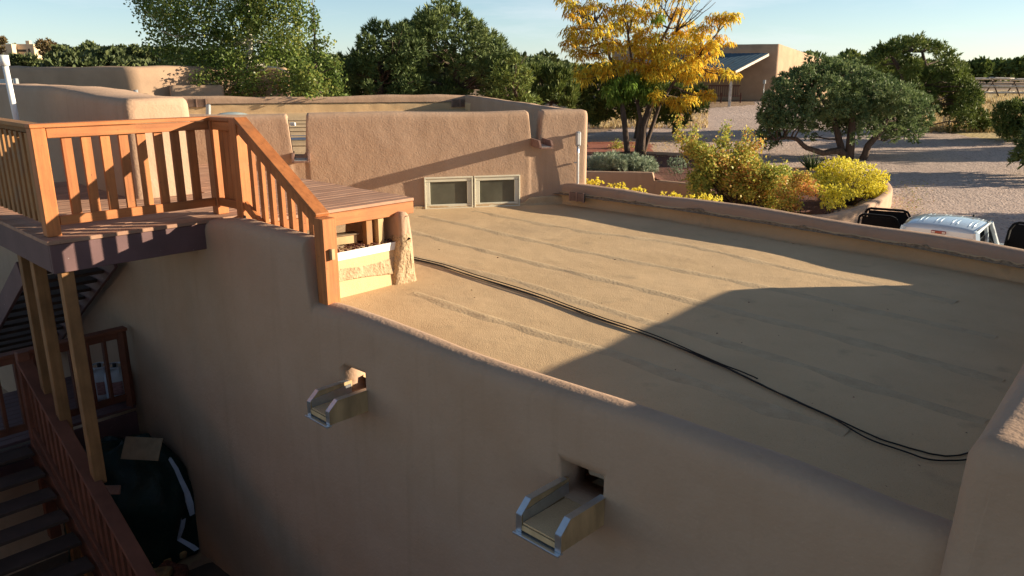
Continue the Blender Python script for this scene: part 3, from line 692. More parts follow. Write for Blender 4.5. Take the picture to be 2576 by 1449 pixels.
# railing helper: posts, caps and balusters
def post(name, p, zb, zt, m, parent, sz=.125):
    m_ = MB(); m_.frame((p.x, p.y, (zb+zt)/2), (DA.x, DA.y, 0), (DB.x, DB.y, 0), z3, sz, sz, zt-zb, .006); return m_.build(name, m, parent)
RT = 2.035
rl = thing('deck_railing', 'orange stained wooden railing with flat cap around the upper deck', 'railing', (D0.x, D0.y, DZ))
cp = dk(.13, -.26); c2p = dk(1.80, -.26); sp = dk(1.83, .25); lp = dk(.13, -4.6)
post('corner_post', cp, DZ, RT-.035, M['wood'], rl); post('corner_post', c2p, DZ, RT-.035, M['wood'], rl)
post('stair_post', sp, DZ-.05, RT+.005, M['wood'], rl, .14)
def gm(m, d): return m if m is not M['wood'] else (M['wood_a'] if abs(d.dot(DA)) > .7 else M['wood_b'])
def railrun(p0, p1, m, parent, gap0=.07, gap1=.07, nb=10, z0=DZ, zt=RT, facing=None):
    d = (p1-p0).normalized(); L = (p1-p0).length; n = Vector((d.y, -d.x))
    a, b_ = p0+d*gap0, p1-d*gap1
    m_ = MB(); m_.beam((a.x+n.x*.03, a.y+n.y*.03, zt-.085), (b_.x+n.x*.03, b_.y+n.y*.03, zt-.085), .036, .088); m_.build('top_rail', gm(m, d), parent)
    m_ = MB(); m_.beam((a.x+n.x*.03, a.y+n.y*.03, z0+.14), (b_.x+n.x*.03, b_.y+n.y*.03, z0+.14), .036, .088); m_.build('bottom_rail', gm(m, d), parent)
    for k in range(nb):
        q = a.lerp(b_, (k+1)/(nb+1)); m_ = MB()
        m_.frame((q.x-n.x*.010, q.y-n.y*.010, (z0+zt)/2+.005), (d.x, d.y, 0), (n.x, n.y, 0), z3, .088, .036, zt-z0-.19, .003); m_.build('baluster', m, parent)
railrun(cp, c2p, M['wood'], rl, nb=8)
railrun(c2p, sp, M['wood'], rl, nb=3)
railrun(cp, lp, M['wood_old'], rl, nb=24)
def caprail(p0, p1, z0, z1, m, parent, wd=.14, nm='cap_rail'):
    m_ = MB(); m_.beam((p0.x, p0.y, z0), (p1.x, p1.y, z1), wd, .038, bev=.006); return m_.build(nm, gm(m, (p1-p0).normalized()), parent)
caprail(cp-DA*.07, c2p+DA*.07, RT-.016, RT-.016, M['wood'], rl)
caprail(c2p+DB*.072, sp-DB*.072, RT-.017, RT-.017, M['wood'], rl)
caprail(cp-DB*.072, lp, RT-.017, RT-.017, M['wood_old'], rl)
# sloping hand rail down to the roof post
sr = thing('stair_railing', 'sloping orange wooden handrail with balusters and square foot post on the parapet', 'railing', (-1.77, 7.24, .2))
fpst = Vector((-1.674, 6.79))
post('foot_post', fpst, .37, 1.24, M['wood'], sr, .145)
m_ = MB(); m_.frame((fpst.x, fpst.y, .36), (DA.x, DA.y, 0), (DB.x, DB.y, 0), z3, .13, .13, .05); m_.build('post_base', M['greymetal'], sr)
m_ = MB(); m_.frame(Vector((fpst.x, fpst.y, .92))+Vector((DB.x, DB.y, 0))*.085, (DA.x, DA.y, 0), (DB.x, DB.y, 0), z3, .035, .05, .10, .003); m_.build('rail_stub', M['raw'], sr)
us = Vector((sp.x, sp.y)); d2 = (fpst-us).normalized(); n2 = Vector((d2.y, -d2.x))
e0, e1 = us+d2*.05, fpst-d2*.03
m_ = MB(); m_.beam((e0.x, e0.y, RT-.0), (e1.x, e1.y, 1.26), .14, .038, bev=.006); m_.build('cap_rail', M['wood_b'], sr)
e0b, e1b = us+d2*.08, fpst-d2*.08
def zl(f, hi, lo): return hi+(lo-hi)*f
m_ = MB(); m_.beam((e0b.x+n2.x*.03, e0b.y+n2.y*.03, RT-.10), (e1b.x+n2.x*.03, e1b.y+n2.y*.03, 1.19), .036, .088); m_.build('top_rail', M['wood'], sr)
m_ = MB(); m_.beam((e0b.x+n2.x*.03, e0b.y+n2.y*.03, 1.16), (e1b.x+n2.x*.03, e1b.y+n2.y*.03, .48), .036, .088); m_.build('bottom_rail', M['wood'], sr)
for k in range(7):
    f = (k+.8)/7.6; q = e0b.lerp(e1b, f); zt = zl(f, RT-.09, 1.205); zb = zl(f, 1.13, .46)
    V = []
    for z_, sl2 in ((zb, 1), (zt, 1)):
        for sx in (-1, 1):
            for sy in (-1, 1):
                qq = q+d2*(sx*.044)-n2*.008+n2*(sy*.018); V.append((qq.x, qq.y, z_-sx*.028))
    m_ = MB(); m_.add(V, [(0, 1, 3, 2), (4, 6, 7, 5), (0, 2, 6, 4), (1, 5, 7, 3), (0, 4, 5, 1), (2, 3, 7, 6)]); m_.build('baluster', M['wood'], sr)
for p_, z_ in ((us+d2*.085, .98), (fpst-d2*.085, .50)):
    m_ = MB(); m_.frame((p_.x+n2.x*.06, p_.y+n2.y*.06, z_), (d2.x, d2.y, 0), (n2.x, n2.y, 0), z3, .07, .01, .15, .002); m_.build('hinge', M['steel_dark'], sr)
# curb wall under the deck edge, with white metal edging and the battered pier
cw = [dk(2.25, .36), dk(3.66, .36)]
adobe('curb_wall', cw, .24, lambda s: .50, lambda s: -.05, M['membrane'], house, r=.02, batter=.10, amp=.012, nz=12, seed=21, step=.08)
adobe('curb_render', [dk(2.25, .385), dk(3.66, .385)], .24, lambda s: .33+.02*math.sin(5*s), lambda s: .15+.03*math.sin(3*s), M['render_rough'], house, r=.02, batter=.16, amp=.012, nz=8, seed=22, step=.08)
m_ = MB(); m_.beam(dk3(2.0, .495, .465), dk3(3.66, .495, .465), .006, .095); m_.build('edge_flashing', M['whitemetal'], house)
m_ = MB()
for k in range(160):
    q = dk3(random.uniform(2.0, 3.6), random.uniform(.15, .48), .515); r = random.uniform(.008, .02); m_.frame(q, (1, 0, 0), (0, 1, 0), z3, r*2, r*1.5, r)
tag(m_.build('curb_debris', M['mulch'], house), kind='stuff')
pier = adobe('deck_pier', [dk(3.70, .56), dk(3.70, -.6)], .15, lambda s: .86, lambda s: -.06, M['stucco'], house, r=.06, batter=.10, amp=.03, nz=26, seed=23, step=.05)
adobe('pier_membrane', [dk(3.655, .60), dk(3.655, .1)], .14, lambda s: .60+.05*math.sin(9*s), lambda s: -.06, M['render_rough'], house, r=.06, batter=.16, amp=.05, nz=26, seed=29, step=.04)
ws = thing('wood_block', 'cut wooden block stored in the dark gap under the deck edge', 'wood block', dk3(3.0, .1, .52))
m_ = MB(); m_.beam(dk3(2.85, .12, .58), dk3(3.2, .2, .58), .16, .10); m_.build('block', M['raw'], ws)
m_ = MB(); m_.beam(dk3(2.80, .14, .64), dk3(3.22, .22, .64), .16, .015); m_.build('board', M['card'], ws)

# ================================================================== LOWER STAIRS, LOWER DECK
def seq(p, q, n): return [p.lerp(q, k/(n-1)) for k in range(n)]
ls = thing('lower_staircase', 'dark brown wooden stairs with reddish handrail descending at the bottom left', 'stairs', (-4.2, 6.9, -4))
hp = Vector((-4.17, 6.93, -1.57)); hd = Vector((.724, -.69, -.44))
hA, hB = hp-hd*2.0, hp+hd*2.2
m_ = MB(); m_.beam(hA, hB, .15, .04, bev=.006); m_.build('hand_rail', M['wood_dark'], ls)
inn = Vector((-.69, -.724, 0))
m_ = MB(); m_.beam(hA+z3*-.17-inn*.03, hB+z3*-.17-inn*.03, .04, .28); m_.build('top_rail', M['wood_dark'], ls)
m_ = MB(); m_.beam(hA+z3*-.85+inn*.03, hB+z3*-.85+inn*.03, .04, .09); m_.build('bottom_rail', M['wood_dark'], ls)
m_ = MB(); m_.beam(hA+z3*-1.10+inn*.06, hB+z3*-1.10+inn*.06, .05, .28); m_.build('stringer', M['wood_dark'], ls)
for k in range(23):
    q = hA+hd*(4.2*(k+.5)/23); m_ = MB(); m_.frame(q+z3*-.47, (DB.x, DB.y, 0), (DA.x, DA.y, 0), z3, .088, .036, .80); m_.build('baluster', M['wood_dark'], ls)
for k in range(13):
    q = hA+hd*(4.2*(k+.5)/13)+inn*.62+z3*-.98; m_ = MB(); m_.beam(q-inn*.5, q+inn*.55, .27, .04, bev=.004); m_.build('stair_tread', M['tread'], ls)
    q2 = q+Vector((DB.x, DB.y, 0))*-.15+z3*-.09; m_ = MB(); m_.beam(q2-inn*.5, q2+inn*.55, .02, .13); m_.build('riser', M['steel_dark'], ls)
post('newel_post', Vector((hA.x, hA.y)), -3.0, hA.z+.1, M['wood_dark'], ls)
us_ = thing('upper_stair_flight', 'grey unpainted wooden stair flight seen from below under the deck', 'stairs', (-6, 11, -3))
st0, st1 = Vector((-4.92, 9.36, .27)), Vector((-7.35, 11.55, -1.75))
for o in (0.05, 1.05):
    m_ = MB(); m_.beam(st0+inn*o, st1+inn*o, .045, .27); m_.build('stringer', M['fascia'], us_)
for k in range(12):
    q = st0.lerp(st1, (k+.5)/12)+z3*.03; m_ = MB(); m_.beam(q+inn*.08, q+inn*1.02, .27, .04); m_.build('stair_tread', M['tread'], us_)
ld = thing('lower_deck', 'dark lower wooden landing with railing beside the shaded wall', 'deck', (-5.6, 10.2, -3))
e = Vector((-4.98, 9.42)); 
def ldp(a, b_, z): q = e+Vector((-WA.x, -WA.y))*a+Vector((-WB.x, -WB.y))*b_; return Vector((q.x, q.y, z+.42))
for k in range(12):
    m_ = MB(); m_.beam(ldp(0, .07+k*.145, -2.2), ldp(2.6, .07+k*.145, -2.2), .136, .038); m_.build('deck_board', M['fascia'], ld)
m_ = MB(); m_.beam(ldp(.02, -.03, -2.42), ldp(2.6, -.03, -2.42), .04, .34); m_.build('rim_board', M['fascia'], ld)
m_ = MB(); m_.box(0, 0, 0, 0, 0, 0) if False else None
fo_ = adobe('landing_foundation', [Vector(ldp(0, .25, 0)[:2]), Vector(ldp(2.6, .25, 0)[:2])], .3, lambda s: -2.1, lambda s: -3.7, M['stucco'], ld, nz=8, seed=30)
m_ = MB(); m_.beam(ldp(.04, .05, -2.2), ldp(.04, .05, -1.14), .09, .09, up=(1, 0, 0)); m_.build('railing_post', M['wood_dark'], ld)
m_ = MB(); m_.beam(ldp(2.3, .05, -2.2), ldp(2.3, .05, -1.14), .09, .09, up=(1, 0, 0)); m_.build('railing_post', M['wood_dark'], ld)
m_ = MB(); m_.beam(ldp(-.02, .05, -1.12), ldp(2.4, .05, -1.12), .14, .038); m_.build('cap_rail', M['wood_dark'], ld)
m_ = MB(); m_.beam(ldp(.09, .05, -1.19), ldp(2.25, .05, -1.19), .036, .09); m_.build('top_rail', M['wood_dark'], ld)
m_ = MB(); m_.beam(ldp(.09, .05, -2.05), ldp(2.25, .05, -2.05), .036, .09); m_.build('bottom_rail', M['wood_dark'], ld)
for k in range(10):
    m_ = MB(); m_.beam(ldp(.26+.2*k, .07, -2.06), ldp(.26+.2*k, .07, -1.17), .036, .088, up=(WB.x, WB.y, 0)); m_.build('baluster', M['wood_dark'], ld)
def tank(px, lab):
    q = Z(px, 1003, -1.75); t = thing('propane_tank', lab, 'gas tank', (q.x, q.y, -1.75), 'white gas tanks behind the landing railing')
    pr = [(.0, .0), (.10, .0), (.105, .03), (.152, .06), (.155, .10), (.155, .33), (.14, .39), (.09, .435), (.03, .45), (0, .45)]
    V, F = [], []
    for r, z in pr:
        for j in range(16): a = j/16*6.2832; V.append((q.x+r*math.cos(a), q.y+r*math.sin(a), -1.75+z))
    for i in range(len(pr)-1):
        for j in range(16): F.append((i*16+j, i*16+(j+1) % 16, i*16+16+(j+1) % 16, i*16+16+j))
    m_ = MB(); m_.add(V, F, True); m_.build('tank_body', M['tank'], t)
    m_ = MB(); m_.tube([(q.x+.11*math.cos(a/12*5.2+.5), q.y+.11*math.sin(a/12*5.2+.5), -1.75+.48) for a in range(13)], .012, 6)
    for a in range(0, 13, 3): m_.beam((q.x+.11*math.cos(a/12*5.2+.5), q.y+.11*math.sin(a/12*5.2+.5), -1.35), (q.x+.11*math.cos(a/12*5.2+.5), q.y+.11*math.sin(a/12*5.2+.5), -1.27), .05, .01)
    m_.build('tank_collar', M['tank'], t)
    m_ = MB(); m_.tube([(q.x, q.y, -1.32), (q.x, q.y, -1.24)], .025, 8); m_.build('valve', M['steel_dark'], t)
    n = Vector((-q.x, -q.y, 0)).normalized(); u = Vector((-n.y, n.x, 0)); V = []
    for j in range(5):
        a = (j-2)*.22
        for z in (.12, .30): V.append(Vector((q.x, q.y, -1.75+z))+(n*math.cos(a)+u*math.sin(a))*.1575)
    m_ = MB(); m_.add(V, [(2*j, 2*j+2, 2*j+3, 2*j+1) for j in range(4)], True); m_.build('printed_label', M['print'], t)
tank(262, 'white gas tank at the left of the pair behind the landing railing'); tank(300, 'white gas tank nearer the railing end post behind the landing railing')
# tarp covered heap with rubbish
hc = Z(372, 1345, -3.4); hp_ = thing('tarp_heap', 'dark green tarpaulin heap with pale lining against the shaded wall', 'tarpaulin', (hc.x, hc.y, -3.4))
V, F = [], []; nu, nv = 44, 26
cx, cy = hc.x-.02, hc.y-.25
for i in range(nv):
    f = i/(nv-1)
    for j in range(nu):
        a = j/nu*6.2832; h = 1.5*math.sin(f*math.pi/2)**.8; rr = .70*math.cos(f*math.pi/2)**.55
        q = Vector((math.cos(a), math.sin(a), f*1.5)); w_ = 1+.42*noise.noise(q*1.3+Vector((4, 0, 0)))+.26*noise.noise(q*3.1)+.10*abs(noise.noise(Vector((math.cos(a)*6, math.sin(a)*6, f*2))))
        V.append((cx+rr*w_*math.cos(a), cy+rr*w_*math.sin(a)*.8, -3.44+h*(1+.1*noise.noise(q*2))))
for i in range(nv-1):
    for j in range(nu): F.append((i*nu+j, i*nu+(j+1) % nu, i*nu+nu+(j+1) % nu, i*nu+nu+j))
m_ = MB(); m_.add(V, F, True); m_.build('tarp_cover', M['tarp'], hp_)
def strip(pxs, Y, wd, m, nm, par):
    m_ = MB(); V = []; 
    for i, (x, y, w_) in enumerate(pxs):
        p = atY(x+w_*.3, y, Y); q = atY(x+w_*.9, y+2, Y-.05); mid = (p+q)/2+Vector((0, -.06, 0)); V += [p, mid, q]
    F = []
    for i in range(len(pxs)-1): F += [(3*i, 3*i+1, 3*i+4, 3*i+3), (3*i+1, 3*i+2, 3*i+5, 3*i+4)]
    m_.add(V, F, False); return m_.build(nm, m, par)
strip([(426, 1148, 5), (436, 1175, 14), (446, 1205, 18), (455, 1235, 25), (456, 1262, 34), (470, 1290, 22)], 7.95, .1, M['plastic'], 'plastic_lining', hp_)
strip([(450, 1300, 20), (446, 1325, 20), (442, 1350, 14), (462, 1368, 30), (480, 1378, 24)], 7.85, .1, M['plastic'], 'plastic_lining', hp_)
cbq = atY(357, 1128, 8.1); cb = thing('cardboard_piece', 'flattened cardboard scrap lying on top of the green tarpaulin heap', 'cardboard', cbq)
m_ = MB(); m_.frame(cbq, (1, -.05, -.03), (.05, .6, .8), (0, -.8, .6), .44, .26, .012); m_.build('sheet', M['card'], cb)
cbq = atY(275, 1232, 7.5); cb = thing('cardboard_scrap', 'small brown crumpled scrap on the side of the tarpaulin heap', 'cardboard', cbq)
m_ = MB(); m_.frame(cbq, (1, .2, -.1), (-.1, .6, .8), (.1, -.8, .6), .22, .10, .03, .01); m_.build('sheet', M['brown_board'], cb)
rb = thing('rubbish_pile', 'yellowish rags and wood scraps on the ground below the tarpaulin heap', 'rubbish', Z(400, 1400, -3.4))
for k in range(16):
    q = Z(random.uniform(345, 470), random.uniform(1375, 1445), -3.36); m_ = MB(); a = random.uniform(0, 6.28)
    ax = Vector((math.cos(a), math.sin(a), random.uniform(-.3, .3))).normalized(); ay = z3.cross(ax).normalized(); az = ax.cross(ay)
    m_.frame(q, ax, ay, az, random.uniform(.15, .4), random.uniform(.08, .2), random.uniform(.04, .12), .03); m_.build('scrap', M['rag' if k % 3 else 'mulch'], rb)
sh = thing('pale_rag', 'pale grey rag lying on a dark stair tread at the bottom left', 'rag', (-4.9, 6.0, -2.9))
q = hp+hd*.55+inn*.55+z3*-.93
m_ = MB(); m_.tube([q+Vector((-.18, .02, 0)), q+Vector((-.05, .06, .03)), q+Vector((.08, .0, .02)), q+Vector((.16, -.05, 0))], [.03, .05, .045, .02], 7); m_.build('cloth', M['greymetal'], sh)

# ================================================================== ROOF CABLES
def cable(pxs, lab, seed):
    pts = [RF(*q) for q in pxs]; P = []
    for i in range(len(pts)-1):
        p0 = pts[max(0, i-1)]; p1 = pts[i]; p2 = pts[i+1]; p3 = pts[min(len(pts)-1, i+2)]
        for k in range(10):
            t = k/10; q = .5*((2*p1)+(p2-p0)*t+(2*p0-5*p1+4*p2-p3)*t*t+(3*p1-p0-3*p2+p3)*t*t*t)
            s = (i*10+k)*.1; q += Vector((WA.x, WA.y, 0))*(.022*noise.noise(Vector((s*.9, seed*5, 0)))+.008*noise.noise(Vector((s*3, seed*5, 0))))
            q.z = zr_n(q.x, q.y)+.012+seed*.006; P.append(q)
    pts[-1].z += .02; P.append(pts[-1])
    m_ = MB(); m_.tube(P, .0068, 6); return tag(m_.build('black_cable', M['rubber']), lab, 'cable', 'black cables crossing the flat roof')
main = [(1015, 648), (1100, 668), (1200, 700), (1350, 746), (1500, 800), (1640, 850), (1800, 915), (1900, 962), (1975, 998), (2080, 1046)]
cable(main+[(2200, 1102), (2320, 1140), (2400, 1150), (2480, 1130)], 'black cable across the flat roof, upper strand where the pair parts at the right', 0)
cable([(x, y+3) for x, y in main]+[(2190, 1112), (2300, 1151), (2370, 1165), (2470, 1158)], 'black cable across the flat roof, lower strand where the pair parts at the right', 1)
cable([(x+4, y-2) for x, y in main[:6]]+[(1750, 893), (1880, 948), (1905, 958)], 'short third black cable strand ending halfway along the cable pair on the roof', 2)

exec_veg = True
# ================================================================== VEGETATION
LM = {
 'cotton': leafmat('cottonwood_leaf', [(.07, .11, .025), (.12, .18, .04), (.18, .24, .06), (.28, .29, .07)], .35, .4),
 'pinon': leafmat('pinon_needle', [(.075, .110, .038), (.135, .18, .055), (.22, .26, .085)], .2),
 'pinon_blue': leafmat('pinon_needle_blue', [(.10, .15, .06), (.18, .24, .095), (.28, .34, .145)], .2),
 'juniper': leafmat('juniper_spray', [(.070, .10, .026), (.13, .17, .04), (.22, .24, .06)], .2),
 'juniper_olive': leafmat('juniper_olive', [(.085, .12, .03), (.16, .205, .045), (.25, .28, .07)], .2),
 'locust': leafmat('locust_leaf', [(.84, .48, .05), (.88, .62, .065), (.90, .74, .10), (.74, .72, .13)], .45, .5),
 'locust_green': leafmat('locust_green', [(.18, .30, .055), (.28, .42, .08), (.44, .50, .10)], .45, .5),
 'shrub': leafmat('autumn_shrub', [(.26, .31, .06), (.42, .44, .09), (.60, .48, .10), (.62, .28, .10)], .35, .5),
 'rabbit': leafmat('rabbitbrush', [(.72, .64, .07), (.90, .82, .13), (.92, .86, .32)], .3),
 'sage': leafmat('sage', [(.20, .26, .17), (.34, .41, .29), (.50, .56, .42)], .15),
 'grass': leafmat('grass', [(.40, .28, .13), (.60, .45, .22), (.72, .58, .32)], .2),
 'red': leafmat('reddish_leaf', [(.13, .11, .045), (.20, .13, .065), (.15, .17, .06)], .2),
 'far': leafmat('far_foliage', [(.05, .07, .025), (.09, .115, .04), (.15, .17, .065)], .1),
}
def mesh_np(name, V, F, tint, m, parent=None, base=None):
    me = bpy.data.meshes.new(name); V = V.astype(np.float32)
    b = BASE[parent] if parent else Vector((0, 0, 0)); V = V-np.array([b.x, b.y, b.z], np.float32)
    nf, k = F.shape
    me.vertices.add(len(V)); me.vertices.foreach_set('co', V.ravel()); me.loops.add(nf*k); me.loops.foreach_set('vertex_index', F.ravel().astype(np.int32))
    me.polygons.add(nf); me.polygons.foreach_set('loop_start', np.arange(0, nf*k, k, dtype=np.int32)); me.polygons.foreach_set('loop_total', np.full(nf, k, np.int32))
    me.update(calc_edges=True); a = me.attributes.new('tint', 'FLOAT', 'POINT'); a.data.foreach_set('value', tint.astype(np.float32))
    return link(name, me, parent, m)
def unit(n, r=rng):
    v = r.normal(size=(n, 3)); return v/np.linalg.norm(v, axis=1)[:, None]
def twigpts(lobes, per, shell=.55, flat=1.0):
    """points in the outer shell of each lobe; lobes = [(c, (rx,ry,rz))]; density per unit of area"""
    C, D = [], []
    for c, r in lobes:
        r = np.array(r, float); n = max(8, int(per*(r[0]*r[1]+r[0]*r[2]+r[1]*r[2])*4.2))
        u = unit(n); q = (shell+(1-shell)*rng.random(n)**.5)[:, None]
        bump = (1+.22*np.sin(u[:, :1]*5+c[0]*3)+.18*np.sin(u[:, 2:]*7+c[1]*5+u[:, 1:2]*4))
        C.append(np.array(c)+u*r*q*bump); D.append(u)
    C, D = np.concatenate(C), np.concatenate(D); o = rng.random(len(C)) < .10; C[o] += D[o]*(np.array(lobes[0][1]).mean()*.38*rng.random((o.sum(), 1))+.02)
    return C, D
def leaves_quad(P, D, n, spread, size, tint0, tv=.25, down=0):
    k = len(P); C = np.repeat(P, n, 0)+rng.normal(size=(k*n, 3))*spread; N = unit(k*n)*.9+np.repeat(D, n, 0)*.6+np.array([0, 0, .3])
    N /= np.linalg.norm(N, axis=1)[:, None]; T = np.cross(N, unit(k*n)); T /= np.linalg.norm(T, axis=1)[:, None]; B = np.cross(N, T)
    s = (size*(.6+.8*rng.random(k*n)))[:, None]
    V = np.stack([C-T*s*.55, C-B*s*.42, C+T*s*.6, C+B*s*.42], 1).reshape(-1, 3); F = np.arange(len(V)).reshape(-1, 4)
    t = np.clip(np.repeat(tint0, n)+rng.normal(size=k*n)*tv, 0, 1); return V, F, np.repeat(t, 4)
def needles(P, D, n, length, width, tint0, up=.5, tv=.15):
    k = len(P); d = np.repeat(D, n, 0)*.8+unit(k*n)*.85+np.array([0, 0, up]); d /= np.linalg.norm(d, axis=1)[:, None]
    C = np.repeat(P, n, 0); T = np.cross(d, unit(k*n)); T /= np.linalg.norm(T, axis=1)[:, None]
    L = (length*(.6+.7*rng.random(k*n)))[:, None]; s = width*(.7+.6*rng.random(k*n))[:, None]
    V = np.stack([C-T*s, C+T*s, C+d*L*.6+T*s*.9, C+d*L, C+d*L*.6-T*s*.9], 1).reshape(-1, 3)
    F = np.arange(len(V)).reshape(-1, 5); t = np.clip(np.repeat(tint0, n)+rng.normal(size=k*n)*tv, 0, 1); return V, F, np.repeat(t, 5)
def droop(P, D, n, length, width, tint0, tv=.22):
    k = len(P); a = rng.random(k*n)*6.28; h = np.stack([np.cos(a), np.sin(a), .3*rng.random(k*n)], 1)+np.repeat(D, n, 0)*.5
    h /= np.linalg.norm(h, axis=1)[:, None]; C = np.repeat(P, n, 0)+rng.normal(size=(k*n, 3))*.05
    L = (length*(.6+.7*rng.random(k*n)))[:, None]; T = np.cross(h, unit(k*n)*.7+np.array([0, 0, 1.0])); T /= np.linalg.norm(T, axis=1)[:, None]
    dn = np.array([0, 0, -1.0]); p0 = C; p1 = C+h*L*.45+dn*L*.05; p2 = C+h*L*.75+dn*L*.35; p3 = C+h*L*.85+dn*L*.75
    w_ = width
    V = np.stack([p0, p1-T*w_, p2-T*w_*.9, p3, p2+T*w_*.9, p1+T*w_], 1).reshape(-1, 3); F = np.arange(len(V)).reshape(-1, 6)
    t = np.clip(np.repeat(tint0, n)+rng.normal(size=k*n)*tv, 0, 1); return V, F, np.repeat(t, 6)
def bendpath(a, b_, n=7, amp=.15, sag=0):
    a, b_ = Vector(a), Vector(b_); L = (b_-a).length; out = []; s = random.uniform(0, 99)
    for k in range(n):
        f = k/(n-1); p = a.lerp(b_, f); q = noise.noise_vector(Vector((f*2.2, s, 0)))*amp*L*math.sin(f*math.pi); p += q+Vector((0, 0, sag*L*math.sin(f*math.pi))); out.append(p)
    return out
def limbs(parent, base, fork, tips, r0, m, nm='branches', amp=.16, minr=.012):
    return tag(limbs_(parent, base, fork, tips, r0, m, nm, amp, minr), kind='stuff')
def limbs_(parent, base, fork, tips, r0, m, nm, amp, minr):
    mb = MB()
    for t in tips:
        f = fork[min(range(len(fork)), key=lambda i: (Vector(fork[i])-Vector(t)).length+.5*max(0, Vector(fork[i]).z-Vector(t)[2]))]
        P = bendpath(f, t, 7, amp); r = r0*random.uniform(.6, 1); mb.tube(P, [r*(1-.85*k/6)+minr*.6 for k in range(7)], 5)
        for _ in range(3):
            k = random.randint(2, 5); e = P[k]+Vector((random.uniform(-1, 1), random.uniform(-1, 1), random.uniform(-.2, 1)))*(Vector(t)-Vector(f)).length*.28
            mb.tube(bendpath(P[k], e, 4, .12), [r*.35, r*.25, r*.15, minr*.5], 4)
    return mb.build(nm, m, parent)
def lobes_px(lst, Y, depth=.8, flat=.85):
    """crown lobes given at their height and offset in the view, spread in depth around Y"""
    out = []
    for it in lst:
        x, y, r = it[:3]; dy = it[3] if len(it) > 3 else random.uniform(-1, 1)*depth
        p = atY(x, y, Y+dy); R = r*(Y+dy)/FPX; out.append(((p.x, p.y, p.z), (R, R*1.0, R*flat)))
    return out
def rndfill(x0, x1, ytop, ybot, n, r0, r1):
    """random lobes under a skyline: ytop, ybot are functions of x"""
    L = []
    for _ in range(n):
        x = random.uniform(x0, x1); a, b_ = ytop(x), ybot(x)
        r = random.uniform(r0, r1); f = random.random()**.8
        if b_-a < r: continue
        L.append((x, a+r*.8+(b_-a-r*1.4)*f, r))
    return L
def interp(pts):
    xs = [p[0] for p in pts]; ys = [p[1] for p in pts]; return lambda x: float(np.interp(x, xs, ys))
def foliage(kind, lobes, m, parent, per, nm='foliage', **k):
    P, D = twigpts(lobes, per, k.get('shell', .55)); t0 = np.clip(.42+.30*np.sin(P[:, 0]*2.1+P[:, 2]*1.7)*np.sin(P[:, 1]*1.9+P[:, 2]*2.3)+rng.normal(size=len(P))*.12+k.get('bias', 0), 0, 1)
    if kind == 'needle': V, F, t = needles(P, D, k.get('n', 7), k.get('len', .16), k.get('w', .016), t0, k.get('up', .5))
    elif kind == 'droop': V, F, t = droop(P, D, k.get('n', 7), k.get('len', .3), k.get('w', .022), t0)
    else: V, F, t = leaves_quad(P, D, k.get('n', 10), k.get('spread', .1), k.get('size', .07), t0)
    return mesh_np(nm, V, F, t, m, parent)

# --- cottonwood left, pale trunk
Yc = 25
base = atY(628, 330, Yc); base.z = ground(base.x, Yc)
ct = thing('cottonwood_tree', 'tall leafy green cottonwood with pale trunk behind the house roof', 'tree', base)
top = interp([(345, 0), (420, 0), (760, 0), (780, 40)])
lob = []
prof = [(385, 25, 38), (370, -10, 40), (400, 75, 30), (430, 20, 42), (452, 75, 42), (405, 120, 32), (445, 130, 34), (480, 45, 44), (500, 110, 34), (540, 30, 50), (560, 110, 45), (600, 60, 55), (640, 20, 55),
        (660, 100, 55), (700, 40, 55), (720, 110, 50), (742, 20, 30), (750, 60, 26), (745, 150, 40), (690, 170, 50), (620, 170, 42), (560, 175, 38), (505, 175, 40), (470, 200, 30), (520, 215, 36),
        (580, 215, 34), (640, 230, 40), (700, 225, 40), (490, 160, 34), (420, 165, 22), (460, 230, 20), (560, 140, 40), (760, 190, 34), (770, 225, 28), (600, 0, 50), (500, -20, 50), (700, -30, 60), (600, -60, 70), (450, -40, 55),
        (500, -100, 70), (650, -120, 80), (380, -60, 40), (560, -170, 80)]
prof += [(x, y, random.uniform(24, 34)) for x, y in ((445, 190), (470, 225), (500, 235), (535, 205), (560, 230), (600, 240), (620, 205), (650, 190), (670, 230), (700, 200), (720, 235), (740, 205), (680, 140), (735, 110), (430, 50), (590, 140), (640, 60), (600, 100), (545, 75), (510, 140), (760, 130))]
for p in prof: lob += lobes_px([p], Yc, 1.5)
foliage('quad', lob, LM['cotton'], ct, 23, n=11, spread=.13, size=.072, shell=.35)
trunk = [base, base+Vector((.05, 0, 1.4)), atY(622, 170, Yc), atY(628, 110, Yc), atY(620, 20, Yc), atY(600, -110, Yc)]
m_ = MB(); m_.tube(trunk, [.17, .15, .12, .10, .08, .03], 10); m_.build('trunk', M['bark_pale'], ct)
limbs(ct, base, [trunk[2], trunk[3], trunk[4]], [Vector(l[0]) for l in lob[::2]], .045, M['bark_pale'])
# --- slender aspens right of it
Ya = 24
base = atY(800, 330, Ya); base.z = ground(base.x, Ya)
at_ = thing('aspen_tree', 'small bushy aspen with sparse spindly top right of the cottonwood', 'tree', base)
l2 = lobes_px([(790, 70, 16, 0), (800, 100, 18, 0), (786, 130, 18, 0), (810, 135, 20, 0), (822, 110, 12, 0), (785, 30, 7, 0), (792, 48, 8, 0), (770, 180, 34), (815, 170, 30), (840, 200, 26), (790, 215, 34), (830, 230, 28), (760, 225, 30), (855, 225, 16), (845, 165, 16), (735, 200, 30)], Ya, .8)
foliage('quad', l2, LM['cotton'], at_, 30, n=8, spread=.09, size=.075, shell=.3, bias=.05)
tk = [base, atY(795, 200, Ya), atY(792, 100, Ya), atY(788, 20, Ya), atY(785, -8, Ya)]
m_ = MB(); m_.tube(tk, [.07, .05, .03, .012, .006], 7); m_.build('trunk', M['bark'], at_)
limbs(at_, base, [tk[1], tk[2]], [Vector(l[0]) for l in l2], .02, M['bark'])
